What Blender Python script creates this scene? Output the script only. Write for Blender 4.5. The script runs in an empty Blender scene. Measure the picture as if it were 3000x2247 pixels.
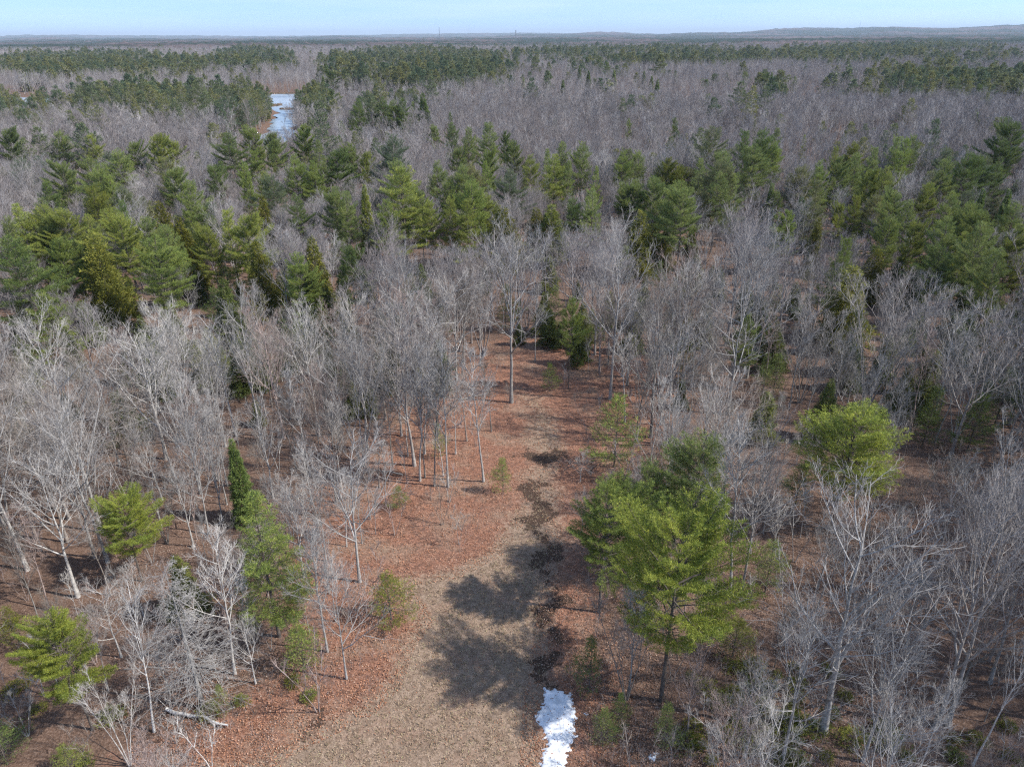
import bpy, math, random
import numpy as np
from mathutils import Matrix, Vector

SC = bpy.context.scene
COL = SC.collection
# ------------------------------------------------------------------ camera
H = 42.0                                   # drone height above the wood floor
PITCH, ROLL, F = math.radians(26.15), math.radians(0.30), 2080.0
W0, H0 = 3000.0, 2247.0
_f = np.array([0, math.cos(PITCH), -math.sin(PITCH)])
_x0 = np.array([1.0, 0, 0]); _u0 = np.array([0, math.sin(PITCH), math.cos(PITCH)])
RGT = _x0 * math.cos(ROLL) - _u0 * math.sin(ROLL)
UPV = _u0 * math.cos(ROLL) + _x0 * math.sin(ROLL)
cam_d = bpy.data.cameras.new("camera"); cam = bpy.data.objects.new("camera", cam_d); COL.objects.link(cam)
cam_d.sensor_width = 36.0; cam_d.lens = F / W0 * 36.0
cam_d.clip_start = 0.5; cam_d.clip_end = 90000
cam.matrix_world = Matrix(((RGT[0], UPV[0], -_f[0], 0), (RGT[1], UPV[1], -_f[1], 0), (RGT[2], UPV[2], -_f[2], H), (0, 0, 0, 1)))
SC.camera = cam
# ------------------------------------------------------------------ sky, sun, exposure
SUN_EL, SUN_AZ = math.radians(45), math.radians(101)      # azimuth clockwise from +Y
SUN = Vector((math.cos(SUN_EL) * math.sin(SUN_AZ), math.cos(SUN_EL) * math.cos(SUN_AZ), math.sin(SUN_EL)))
world = bpy.data.worlds.new("World"); SC.world = world; world.use_nodes = True
wn = world.node_tree; bg = wn.nodes["Background"]
sky = wn.nodes.new("ShaderNodeTexSky"); sky.sky_type = 'NISHITA'; sky.sun_disc = False
sky.sun_elevation = SUN_EL; sky.sun_rotation = SUN_AZ
sky.air_density = 1.0; sky.dust_density = 0.3; sky.ozone_density = 2.0; sky.altitude = 50
tc = wn.nodes.new("ShaderNodeTexCoord"); va = wn.nodes.new("ShaderNodeVectorMath"); va.operation = 'ADD'; va.inputs[1].default_value = (0, 0, .2)
vn = wn.nodes.new("ShaderNodeVectorMath"); vn.operation = 'NORMALIZE'
wn.links.new(tc.outputs["Generated"], va.inputs[0]); wn.links.new(va.outputs[0], vn.inputs[0]); wn.links.new(vn.outputs[0], sky.inputs["Vector"])
cm = wn.nodes.new("ShaderNodeMapping"); cm.inputs["Scale"].default_value = (2.2, 2.2, 26); cm.inputs["Rotation"].default_value = (0, .03, 0)
cn = wn.nodes.new("ShaderNodeTexNoise"); cn.inputs["Scale"].default_value = 1.6; cn.inputs["Detail"].default_value = 5
cr = wn.nodes.new("ShaderNodeValToRGB"); cr.color_ramp.elements[0].position = .42; cr.color_ramp.elements[1].position = .72
cr.color_ramp.elements[0].color = (0, 0, 0, 1); cr.color_ramp.elements[1].color = (.22, .22, .22, 1)
cx_ = wn.nodes.new("ShaderNodeMix"); cx_.data_type = 'RGBA'; cx_.inputs[7].default_value = (4.6, 4.9, 5.2, 1)      # thin high cloud
wn.links.new(tc.outputs["Generated"], cm.inputs[0]); wn.links.new(cm.outputs[0], cn.inputs["Vector"]); wn.links.new(cn.outputs[0], cr.inputs[0])
wn.links.new(cr.outputs[0], cx_.inputs[0]); wn.links.new(sky.outputs[0], cx_.inputs[6]); wn.links.new(cx_.outputs[2], bg.inputs[0]); bg.inputs[1].default_value = 0.15
sl = bpy.data.lights.new("sun", 'SUN'); sl.energy = 3.7; sl.angle = math.radians(0.8); sl.color = (1.0, 0.955, 0.89)
so = bpy.data.objects.new("sun", sl); COL.objects.link(so)
so.rotation_euler = SUN.to_track_quat('Z', 'Y').to_euler(); so.location = (60, -20, 90)
SC.view_settings.view_transform = 'Standard'; SC.view_settings.look = 'None'
SC.view_settings.exposure = 0.85; SC.view_settings.gamma = 1.0
SC.cycles.use_denoising = False; SC.cycles.filter_width = 1.25
SC.cycles.max_bounces = 5; SC.cycles.diffuse_bounces = 2; SC.cycles.glossy_bounces = 1
SC.cycles.transmission_bounces = 3; SC.cycles.transparent_max_bounces = 4
SC.cycles.caustics_reflective = False; SC.cycles.caustics_refractive = False

rng = np.random.default_rng(11)
random.seed(5)

# ------------------------------------------------------------------ geometry of the place
def proj(P):
    P = np.asarray(P, float); d = P - np.array([0, 0, H])
    z = d @ _f
    return W0 / 2 + F * (d @ RGT) / z, H0 / 2 - F * (d @ UPV) / z, z

def ray(px, py):
    return _f + RGT * ((px - W0 / 2) / F) + UPV * ((H0 / 2 - py) / F)

def gp(px, py, z=0.0):
    r = ray(px, py); t = (z - H) / r[2]
    return np.array([r[0] * t, r[1] * t])

def relief(x, y):
    return 0.28 * np.sin(x * 0.061 + 1.3) * np.sin(y * 0.047 + 0.4) + 0.12 * np.sin(x * 0.19 + y * 0.13)

def poly_w(pts):
    return np.array([gp(a, b) for a, b in pts])

def inside(poly, X, Y):
    X = np.asarray(X, float); Y = np.asarray(Y, float)
    r = np.zeros(X.shape, bool); n = len(poly); j = n - 1
    for i in range(n):
        xi, yi = poly[i]; xj, yj = poly[j]
        c = ((yi > Y) != (yj > Y)) & (X < (xj - xi) * (Y - yi) / (yj - yi + 1e-12) + xi)
        r ^= c; j = i
    return r

def pdist(poly, X, Y, closed=True):
    X = np.asarray(X, float); Y = np.asarray(Y, float)
    d = np.full(X.shape, 1e9); n = len(poly)
    for i in range(n if closed else n - 1):
        a = poly[i]; b = poly[(i + 1) % n]; ab = b - a
        t = np.clip(((X - a[0]) * ab[0] + (Y - a[1]) * ab[1]) / (ab @ ab + 1e-9), 0, 1)
        d = np.minimum(d, np.hypot(X - a[0] - t * ab[0], Y - a[1] - t * ab[1]))
    return d

def sdf(poly, X, Y):
    d = pdist(poly, X, Y)
    return np.where(inside(poly, X, Y), -d, d)

GRASS = poly_w([(560, 2330), (780, 2225), (930, 2150), (1080, 2075), (1150, 2000), (1180, 1900), (1240, 1820), (1190, 1740), (1170, 1700),
                (1330, 1680), (1440, 1620), (1480, 1540), (1520, 1470), (1490, 1400), (1540, 1340), (1490, 1290), (1530, 1200), (1480, 1130),
                (1610, 1150), (1660, 1230), (1690, 1320), (1660, 1400), (1650, 1500), (1640, 1600), (1620, 1700), (1600, 1830), (1590, 1950), (1570, 2060), (1560, 2330)])
OPEN = poly_w([(420, 2330), (760, 2120), (1000, 2010), (1000, 1900), (1010, 1760), (980, 1640), (1060, 1480), (1160, 1350), (1290, 1210), (1390, 1120),
               (1500, 1060), (1800, 1110), (1850, 1240), (1760, 1400), (1690, 1500), (1680, 1700), (1700, 1900), (1720, 2330)])
LITTER = poly_w([(300, 2330), (700, 2080), (950, 1950), (900, 1700), (950, 1500), (1080, 1330), (1250, 1150), (1380, 1050), (1500, 990), (1900, 1040), (1980, 1180),
                 (1830, 1330), (1700, 1500), (1690, 1700), (1720, 1900), (1760, 2330)])
POND = np.array([(-214, 612), (-204, 626), (-182, 631), (-166, 624), (-150, 628), (-147, 600), (-143, 575), (-149, 560), (-140, 520), (-133, 470), (-119, 420), (-106, 370), (-99, 335),
                 (-110, 322), (-119, 350), (-128, 400), (-136, 430), (-146, 470), (-160, 500), (-172, 518), (-186, 548), (-202, 582)], float)
POND2 = np.array([(-460, 600), (-400, 606), (-345, 600), (-335, 580), (-380, 560), (-440, 556), (-500, 570)], float)
POND2[[3, 4, 5, 6]] = [(-338, 560), (-352, 522), (-440, 512), (-520, 540)]

# ------------------------------------------------------------------ mesh helpers
class Geo:
    def __init__(s): s.v = []; s.q = []; s.t = []; s.n = 0; s.qm = []; s.tm = []
    def add(s, v, q=None, t=None, m=0):
        v = np.asarray(v, float).reshape(-1, 3)
        if q is not None and len(q): s.q.append(np.asarray(q).reshape(-1, 4) + s.n); s.qm.append(np.full(len(s.q[-1]), m))
        if t is not None and len(t): s.t.append(np.asarray(t).reshape(-1, 3) + s.n); s.tm.append(np.full(len(s.t[-1]), m))
        s.v.append(v); s.n += len(v)
    def mesh(s, name, mats, smooth=False):
        me = bpy.data.meshes.new(name)
        v = np.concatenate(s.v).astype(np.float32)
        q = np.concatenate(s.q) if s.q else np.zeros((0, 4), int)
        t = np.concatenate(s.t) if s.t else np.zeros((0, 3), int)
        me.vertices.add(len(v)); me.vertices.foreach_set("co", v.ravel())
        nl = q.size + t.size
        me.loops.add(nl); me.loops.foreach_set("vertex_index", np.concatenate([q.ravel(), t.ravel()]).astype(np.int32))
        me.polygons.add(len(q) + len(t))
        st = np.concatenate([np.arange(len(q)) * 4, q.size + np.arange(len(t)) * 3]).astype(np.int32)
        me.polygons.foreach_set("loop_start", st)
        mi = np.concatenate(([np.concatenate(s.qm)] if s.qm else []) + ([np.concatenate(s.tm)] if s.tm else [])).astype(np.int32)
        me.polygons.foreach_set("material_index", mi)
        me.polygons.foreach_set("use_smooth", np.full(len(mi), smooth))
        for m in (mats if isinstance(mats, (list, tuple)) else [mats]): me.materials.append(m)
        me.update(calc_edges=True)
        return me

def nrm(a): return a / (np.linalg.norm(a, axis=-1, keepdims=True) + 1e-12)

def tubes(g, P, R, sides=3, m=0):
    """P (N,n,3) polylines, R (N,n) radii"""
    P = np.asarray(P, float); R = np.asarray(R, float); N, n, _ = P.shape
    T = np.empty_like(P); T[:, 1:-1] = P[:, 2:] - P[:, :-2]; T[:, 0] = P[:, 1] - P[:, 0]; T[:, -1] = P[:, -1] - P[:, -2]; T = nrm(T)
    mean = nrm(P[:, -1] - P[:, 0])
    ref = np.where(np.abs(mean[:, 2:3]) > 0.8, np.array([[1.0, 0, 0]]), np.array([[0, 0, 1.0]]))
    U = nrm(np.cross(T, ref[:, None, :])); V = np.cross(T, U)
    a = np.arange(sides) * 2 * math.pi / sides
    ring = P[:, :, None] + R[:, :, None, None] * (np.cos(a)[None, None, :, None] * U[:, :, None] + np.sin(a)[None, None, :, None] * V[:, :, None])
    idx = np.arange(N * n * sides).reshape(N, n, sides)
    A = idx[:, :-1]; B = idx[:, 1:]
    q = np.stack([A, np.roll(A, -1, 2), np.roll(B, -1, 2), B], -1)
    g.add(ring, q=q, m=m)

def at_t(P, t):
    N, n, _ = P.shape
    x = np.clip(t, 0, 0.9999) * (n - 1); i = np.minimum(x.astype(int), n - 2); fr = (x - i)[..., None]
    rows = np.arange(N)[:, None]
    a = P[rows, i]; b = P[rows, i + 1]
    return a + (b - a) * fr, nrm(b - a), i, fr[..., 0]

def sprout(r, P, R, k, t0, t1, ang, L, up=0.2, n=4, wob=0.12, rr=0.6, tip=0.25, flat=0.0, lt=0.55, rmax=1e9):
    """k side branches on each of the polylines P; returns their points and radii"""
    N = len(P)
    t = t0 + (t1 - t0) * (np.arange(k)[None] + r.uniform(0, 1, (N, k))) / k
    B, T, i, fr = at_t(P, t)
    rad = R[np.arange(N)[:, None], i] * (1 - fr) + R[np.arange(N)[:, None], i + 1] * fr
    ph = r.uniform(0, 6.28, (N, 1)) + np.arange(k)[None] * 2.399 + r.normal(0, .4, (N, k))
    ref = np.where(np.abs(T[..., 2:3]) > 0.9, np.array([1.0, 0, 0]), np.array([0, 0, 1.0]))
    U = nrm(np.cross(T, ref)); V = np.cross(T, U)
    side = np.cos(ph)[..., None] * U + np.sin(ph)[..., None] * V
    side[..., 2] *= 1 - flat; side = nrm(side)
    a = np.radians(ang) * r.normal(1, .22, (N, k))
    D = nrm(np.cos(a)[..., None] * T + np.sin(a)[..., None] * side)
    ln = (np.asarray(L).reshape(-1, 1) * (1 - lt * (t - t0) / (t1 - t0 + 1e-6)) * r.uniform(.65, 1.2, (N, k)))
    M = N * k; D = D.reshape(M, 3); ln = ln.reshape(M); B = B.reshape(M, 3)
    pts = [B]; d = D.copy()
    for s in range(n - 1):
        d = nrm(d + np.array([0, 0, up]) + r.normal(0, wob, (M, 3)))
        pts.append(pts[-1] + d * (ln / (n - 1))[:, None])
    Q = np.stack(pts, 1)
    r0 = np.minimum(rad.reshape(M) * rr, rmax)
    S = r0[:, None] * np.linspace(1, tip, n)[None]
    return Q, S, ln

# ------------------------------------------------------------------ materials
def mat(name):
    m = bpy.data.materials.new(name); m.use_nodes = True
    nt = m.node_tree; b = nt.nodes["Principled BSDF"]; b.inputs["Roughness"].default_value = 0.9
    b.inputs["Specular IOR Level"].default_value = 0.15
    return m, nt, b

def N_(nt, t, **kw):
    n = nt.nodes.new(t)
    for k, v in kw.items(): setattr(n, k, v)
    return n

def noise(nt, scale, detail=4, coord=None, rough=0.6, dist=0.0):
    n = N_(nt, "ShaderNodeTexNoise"); n.inputs["Scale"].default_value = scale; n.inputs["Detail"].default_value = detail
    n.inputs["Roughness"].default_value = rough; n.inputs["Distortion"].default_value = dist
    if coord is not None: nt.links.new(coord, n.inputs["Vector"])
    return n

def ramp(nt, src, stops):
    r = N_(nt, "ShaderNodeValToRGB"); el = r.color_ramp.elements
    while len(el) < len(stops): el.new(0.5)
    for e, (p, c) in zip(el, stops): e.position = p; e.color = (*c, 1) if len(c) == 3 else c
    nt.links.new(src, r.inputs[0]); return r

def mix(nt, fac, a, b, mode='MIX'):
    n = N_(nt, "ShaderNodeMix", data_type='RGBA', blend_type=mode)
    for s, v in ((0, fac), (6, a), (7, b)):
        if isinstance(v, (int, float)): n.inputs[s].default_value = v
        elif isinstance(v, tuple): n.inputs[s].default_value = (*v, 1)
        else: nt.links.new(v, n.inputs[s])
    return n.outputs[2]

def bark_material(name, lo, hi, per_instance=False, scale=3.0):
    m, nt, b = mat(name)
    geo = N_(nt, "ShaderNodeNewGeometry"); oi = N_(nt, "ShaderNodeObjectInfo")
    n = noise(nt, scale, 5, geo.outputs["Position"])
    c = ramp(nt, n.outputs[0], [(0.3, lo), (0.7, hi)]).outputs[0]
    if per_instance:
        t = ramp(nt, oi.outputs["Random"], [(0, (.72, .69, .70)), (.35, (1, .93, .92)), (.6, (.95, .95, .97)), (.85, (1.15, 1.14, 1.14)), (1, (1.4, 1.39, 1.39))]).outputs[0]
    else:
        t = oi.outputs["Color"]
    nt.links.new(mix(nt, 1.0, c, t, 'MULTIPLY'), b.inputs["Base Color"])
    return m

BARK = bark_material("grey_bark", (.20, .185, .17), (.47, .455, .43))
TWIG = bark_material("twig_bark", (.215, .195, .178), (.40, .38, .355), scale=.8)
BARK_FAR = bark_material("woodland_bark", (.185, .17, .16), (.36, .34, .325), True, .15)
BIRCH = bark_material("birch_bark", (.35, .33, .31), (.72, .70, .66), scale=5)
PINEBARK = bark_material("pine_bark", (.075, .06, .05), (.17, .145, .125))

def needle_material(name, a, b_, c, per_instance=False, trans=0.3):
    m, nt, b = mat(name)
    b.inputs["Roughness"].default_value = 0.6; b.inputs["Specular IOR Level"].default_value = 0.3
    geo = N_(nt, "ShaderNodeNewGeometry"); oi = N_(nt, "ShaderNodeObjectInfo")
    n = noise(nt, 0.55, 3, geo.outputs["Position"])
    col = ramp(nt, geo.outputs["Random Per Island"], [(0, a), (.55, b_), (1, c)]).outputs[0]
    col = mix(nt, 1.0, col, ramp(nt, n.outputs[0], [(.3, (.75, .8, .8)), (.7, (1.25, 1.15, 1.0))]).outputs[0], 'MULTIPLY')
    if per_instance:
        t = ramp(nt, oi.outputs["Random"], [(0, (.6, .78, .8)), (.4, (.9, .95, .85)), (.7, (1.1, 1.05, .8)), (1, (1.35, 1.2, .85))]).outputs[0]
    else:
        t = oi.outputs["Color"]
    col = mix(nt, 1.0, col, t, 'MULTIPLY')
    nt.links.new(col, b.inputs["Base Color"])
    tr = N_(nt, "ShaderNodeBsdfTranslucent"); nt.links.new(col, tr.inputs[0])
    ms = N_(nt, "ShaderNodeMixShader"); ms.inputs[0].default_value = trans
    nt.links.new(b.outputs[0], ms.inputs[1]); nt.links.new(tr.outputs[0], ms.inputs[2])
    nt.links.new(ms.outputs[0], nt.nodes["Material Output"].inputs[0])
    return m

PINE = needle_material("pine_needles", (.07, .105, .026), (.13, .17, .04), (.22, .245, .055))
CEDAR = needle_material("cedar_sprays", (.06, .08, .02), (.11, .13, .027), (.19, .20, .04))
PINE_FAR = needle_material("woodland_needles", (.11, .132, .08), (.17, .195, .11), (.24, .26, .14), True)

def leaf_material(name, stops):
    m, nt, b = mat(name)
    geo = N_(nt, "ShaderNodeNewGeometry")
    nt.links.new(ramp(nt, geo.outputs["Random Per Island"], stops).outputs[0], b.inputs["Base Color"]); return m

DULL_LEAF = leaf_material("weathered_leaves", [(0, (.09, .055, .04)), (.4, (.22, .125, .088)), (.75, (.33, .20, .145)), (1, (.42, .34, .28))])
LEAF = leaf_material("dead_leaves", [(0, (.15, .07, .04)), (.3, (.30, .13, .07)), (.6, (.42, .20, .11)), (.85, (.44, .25, .16)), (1, (.46, .33, .25))])
STRAW = leaf_material("dry_grass_blades", [(0, (.20, .14, .09)), (.4, (.36, .255, .175)), (.8, (.49, .375, .265)), (1, (.36, .34, .16))])

# ------------------------------------------------------------------ ground, pond, hills
def axis(lo, hi, near0, near1, step, extra=()):
    a = [near0]
    while a[-1] < near1: a.append(a[-1] + step)
    s = step
    while a[-1] < hi: s *= 1.22; a.append(a[-1] + s)
    s = step; b = [near0]
    while b[-1] > lo: s *= 1.22; b.append(b[-1] - s)
    a = np.array(sorted(set(b[::-1] + a)))
    for e0, e1, es in extra:
        a = np.concatenate([a[(a < e0) | (a > e1)], np.arange(e0, e1 + .1, es)])
    return np.sort(a)

gx = axis(-45000, 45000, -48, 52, 0.6, [(-235, -90, 5), (-510, -330, 12)])
gy = axis(-45000, 45000, 18, 112, 0.6, [(310, 640, 6)])
X, Y = np.meshgrid(gx, gy)
Z = relief(X, Y) + (rng.normal(0, .03, X.shape)) * (np.hypot(X, Y) < 150)
far = np.clip((np.hypot(X, Y) - 800) / 2000, 0, 1); Z = Z * (1 - far)
for P_ in (POND, POND2):
    s_ = sdf(P_, X, Y); Z = Z - 1.6 * np.clip((4 - s_) / 8, 0, 1)
nx, ny = len(gx), len(gy); idx = np.arange(nx * ny).reshape(ny, nx)
g = Geo(); g.add(np.stack([X, Y, Z], -1), q=np.stack([idx[:-1, :-1], idx[:-1, 1:], idx[1:, 1:], idx[1:, :-1]], -1))
GM, nt, b = mat("wood_floor")
geo = N_(nt, "ShaderNodeNewGeometry"); pos = geo.outputs["Position"]
ag = N_(nt, "ShaderNodeAttribute", attribute_name="grass"); al = N_(nt, "ShaderNodeAttribute", attribute_name="litter"); aw = N_(nt, "ShaderNodeAttribute", attribute_name="dark_patch")
n1 = noise(nt, 7.0, 6, pos, .75); n2 = noise(nt, .35, 5, pos, .65); n3 = noise(nt, 2.2, 4, pos, .7)
lit = ramp(nt, n1.outputs[0], [(.28, (.08, .042, .03)), (.45, (.22, .105, .068)), (.6, (.36, .19, .125)), (.75, (.50, .35, .26))]).outputs[0]
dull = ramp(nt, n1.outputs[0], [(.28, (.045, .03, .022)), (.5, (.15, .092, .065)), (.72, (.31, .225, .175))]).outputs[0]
gr = ramp(nt, n1.outputs[0], [(.27, (.10, .072, .054)), (.45, (.26, .185, .13)), (.62, (.385, .285, .21)), (.78, (.50, .395, .30))]).outputs[0]
gr = mix(nt, ramp(nt, n3.outputs[0], [(.40, (.65, .65, .65)), (.58, (0, 0, 0))]).outputs[0], gr, (.17, .115, .08))
gr = mix(nt, ramp(nt, n2.outputs[0], [(.5, (0, 0, 0)), (.68, (.4, .4, .4))]).outputs[0], gr, (.30, .17, .12))
def edge(attr, amp=.5):
    a_ = N_(nt, "ShaderNodeMath", operation='MULTIPLY_ADD'); nt.links.new(n3.outputs[0], a_.inputs[0]); a_.inputs[1].default_value = amp
    nt.links.new(attr, a_.inputs[2])
    return ramp(nt, a_.outputs[0], [(.5 + amp * .5 - .16, (0, 0, 0)), (.5 + amp * .5 + .16, (1, 1, 1))]).outputs[0]
lit = mix(nt, ramp(nt, n3.outputs[0], [(.38, (.7, .7, .7)), (.55, (0, 0, 0))]).outputs[0], lit, (.10, .06, .045))
n4 = noise(nt, .22, 4, pos, .6)
lit = mix(nt, ramp(nt, n4.outputs[0], [(.48, (0, 0, 0)), (.66, (.75, .75, .75))]).outputs[0], lit, gr)
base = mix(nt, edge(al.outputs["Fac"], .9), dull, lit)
base = mix(nt, edge(ag.outputs["Fac"], .9), base, gr)
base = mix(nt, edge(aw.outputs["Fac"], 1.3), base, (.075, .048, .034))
nt.links.new(base, b.inputs["Base Color"]); b.inputs["Roughness"].default_value = .95
bp = N_(nt, "ShaderNodeBump"); bp.inputs["Strength"].default_value = .8; bp.inputs["Distance"].default_value = .12
nt.links.new(n1.outputs[0], bp.inputs["Height"]); nt.links.new(bp.outputs[0], b.inputs["Normal"])
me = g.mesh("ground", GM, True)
def setattr_(me, name, v):
    a = me.attributes.new(name, 'FLOAT', 'POINT'); a.data.foreach_set("value", np.asarray(v, np.float32).ravel())
south = np.clip((63 - Y) / 14, 0, 1)                      # towards the track's head the straw thins out under leaves
def straw(x, y):
    so_ = np.clip((63 - y) / 14, 0, 1)
    return np.clip(.5 - sdf(GRASS, x, y) / 5.0, 0, 1) * (.52 + .48 * so_)
setattr_(me, "grass", straw(X, Y))
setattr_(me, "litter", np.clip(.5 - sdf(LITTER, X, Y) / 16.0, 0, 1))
def dark_patches(X, Y):  # darker brown patches on the floor, mostly a strip along the track's right side
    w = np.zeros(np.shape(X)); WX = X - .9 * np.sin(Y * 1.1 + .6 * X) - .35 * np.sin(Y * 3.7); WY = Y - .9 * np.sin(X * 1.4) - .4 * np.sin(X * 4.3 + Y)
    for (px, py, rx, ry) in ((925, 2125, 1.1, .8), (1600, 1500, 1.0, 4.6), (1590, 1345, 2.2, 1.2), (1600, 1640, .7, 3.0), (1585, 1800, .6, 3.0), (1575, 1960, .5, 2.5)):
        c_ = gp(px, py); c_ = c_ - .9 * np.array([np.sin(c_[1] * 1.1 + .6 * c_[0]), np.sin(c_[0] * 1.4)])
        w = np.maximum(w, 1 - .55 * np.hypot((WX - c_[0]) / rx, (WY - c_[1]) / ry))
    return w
dark_patch = dark_patches(X, Y)
setattr_(me, "dark_patch", np.clip(dark_patch, 0, .72))
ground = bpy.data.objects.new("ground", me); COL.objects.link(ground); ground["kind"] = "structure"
ground["label"] = "leaf strewn wood floor with a tan grassy track down the middle"

def outline_mesh(poly, z, name, m, sub=6, jit=0.0):
    pts = []
    for i in range(len(poly)):
        a, c = poly[i], poly[(i + 1) % len(poly)]
        for s in range(sub): pts.append(a + (c - a) * s / sub + (rng.normal(0, jit, 2) if jit else 0))
    pts = np.array(pts); me = bpy.data.meshes.new(name)
    me.from_pydata([(x, y, z) for x, y in pts], [], [list(range(len(pts)))]); me.materials.append(m)
    return me

PM, nt, b = mat("pond_water")
geo = N_(nt, "ShaderNodeNewGeometry"); mp = N_(nt, "ShaderNodeMapping"); mp.inputs["Scale"].default_value = (.016, .022, 1); mp.inputs["Rotation"].default_value = (0, 0, .35)
nt.links.new(geo.outputs["Position"], mp.inputs[0]); n = noise(nt, 1.0, 5, mp.outputs[0], .6)
nt.links.new(ramp(nt, n.outputs[0], [(.34, (.20, .27, .35)), (.5, (.33, .40, .47)), (.68, (.44, .49, .54))]).outputs[0], b.inputs["Base Color"])
b.inputs["Roughness"].default_value = .25; b.inputs["Specular IOR Level"].default_value = .5
for i, P_ in enumerate((POND, POND2)):
    o = bpy.data.objects.new("pond", outline_mesh(P_ + 0, -.75, "pond", PM, 6, 1.8)); COL.objects.link(o); o["kind"] = "structure"
    o["label"] = ("half frozen blue grey creek winding between dark conifers", "thin pale sliver of ice beyond the pines at far left")[i]

# reed bank and small island by the pond: dry ochre grass
REED, nt, b = mat("dry_reeds"); geo = N_(nt, "ShaderNodeNewGeometry"); n = noise(nt, .6, 4, geo.outputs["Position"])
nt.links.new(ramp(nt, n.outputs[0], [(.3, (.16, .105, .07)), (.7, (.33, .24, .16))]).outputs[0], b.inputs["Base Color"])
g = Geo()
for (cx, cy, rx, ry, k) in ((-178, 629, 34, 4, 1400), (-143, 492, 7, 3.5, 420), (-196, 600, 4, 9, 300), (-160, 520, 3, 9, 260)):
    a = rng.uniform(0, 6.28, k); q = np.sqrt(rng.uniform(0, 1, k)); x = cx + rx * q * np.cos(a); y = cy + ry * q * np.sin(a)
    b0 = np.stack([x, y, np.full(k, -.9)], -1); hgt = rng.uniform(.5, 1.5, k); w = .3
    sx = rng.normal(0, 1, (k, 2)); sx = nrm(sx) * w
    v = np.stack([b0 + np.c_[sx, np.zeros(k)], b0 - np.c_[sx, np.zeros(k)], b0 + np.c_[rng.normal(0, .3, (k, 2)), hgt]], 1)
    g.add(v, t=np.arange(3 * k).reshape(k, 3))
reeds = bpy.data.objects.new("reeds", g.mesh("reeds", REED)); COL.objects.link(reeds); reeds["kind"] = "stuff"; reeds["label"] = "ochre dry reeds on the bank and islets of the creek"

# ------------------------------------------------------------------ tree builders (each returns trunk geometry and crown geometry)
def bare(r, h=15.0, stems=1, fork=.38, spread=38, nl=12, limb=.46, k=(7, 5, 4), rad=None, up=.16, lean=.03, twig=.007, lod=0):
    rad = rad or h * .0112 / (stems ** .4)
    n = 9
    az = r.uniform(0, 6.28) + np.arange(stems) * 6.283 / stems
    P = np.zeros((stems, n, 3)); R = np.zeros((stems, n))
    for s in range(stems):
        hs = h * r.uniform(.82, 1.0) if stems > 1 else h * .95
        out = np.array([math.cos(az[s]), math.sin(az[s])]) * (r.uniform(.15, .36) if stems > 1 else r.uniform(0, lean * 2))
        zz = np.linspace(0, hs, n); wv = np.cumsum(r.normal(0, .014 * h, (n, 2)) * np.linspace(.2, 1, n)[:, None], 0)
        P[s, :, 2] = zz; P[s, :, :2] = out * (zz ** 1.05)[:, None] + wv * .55 - wv[0] * .55
        if stems > 1: P[s, :, :2] += np.array([math.cos(az[s]), math.sin(az[s])]) * rad * 1.2
        R[s] = rad * (1 - .95 * (zz / hs) ** .8); R[s, 0] *= 1.35
    P[:, 0, 2] = -.35
    m1, m2, m3 = (.03, .017, .010) if lod == 0 else (.04, .025, .018)
    gt, gc = Geo(), Geo()
    tubes(gt, P, R, 7 if lod == 0 else 4)
    L1, R1, l1 = sprout(r, P, R, max(3, nl // stems), fork, .97, spread, np.full(stems, h * limb), up=up, n=6, wob=.085, rr=.68, lt=.62)
    R1 = np.maximum(R1, m1 * np.linspace(1, .45, 6)[None]); tubes(gt, L1, R1, 5 if lod == 0 else 3)
    L2, R2, l2 = sprout(r, L1, R1, k[0], .15, .97, 36, l1 * .58, up=up * .7, n=5, wob=.10, rr=.66, lt=.55)
    R2 = np.maximum(R2, m2 * np.linspace(1, .5, 5)[None]); tubes(gc, L2, R2, 3)
    L3, R3, l3 = sprout(r, L2, R2, k[1], .18, 1.0, 36, l2 * .55, up=.1, n=4, wob=.12, rr=.66, lt=.45)
    R3 = np.maximum(R3, m3 * np.linspace(1, .55, 4)[None]); tubes(gc, L3, R3, 3)
    if k[2]:
        L4, R4, l4 = sprout(r, L3, R3, k[2], .2, 1.0, 34, np.clip(l3 * .6, .35, 1.3), up=.08, n=3, wob=.12, rr=.8, lt=.3)
        R4 = np.clip(R4, twig * .6, twig); tubes(gc, L4, R4, 3)
    return gt, gc

def dead_conifer(r, h=15):
    n = 9; P = np.zeros((1, n, 3)); zz = np.linspace(0, h, n); P[0, :, 2] = zz; P[0, :, :2] = np.cumsum(r.normal(0, .06, (n, 2)), 0); P[0, 0, 2] = -.3
    R = (.21 * (1 - .93 * (zz / h)))[None]
    gt, gc = Geo(), Geo(); tubes(gt, P, R, 8)
    L1, R1, l1 = sprout(r, P, R, 150, .1, .99, 88, np.array([h * .36]), up=-.04, n=6, wob=.07, rr=.22, lt=.75, rmax=.035)
    R1 = np.maximum(R1, .013)
    tubes(gt, L1, R1, 4)
    L2, R2, l2 = sprout(r, L1, R1, 9, .2, 1, 48, l1 * .38, up=-.04, n=4, wob=.12, rr=.7, flat=.6); R2 = np.maximum(R2, .009); tubes(gc, L2, R2, 3)
    L3, R3, l3 = sprout(r, L2, R2, 4, .2, 1, 42, l2 * .45, up=-.02, n=3, wob=.14, rr=.8); tubes(gc, L3, np.maximum(R3, .006), 3)
    return gt, gc

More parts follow.
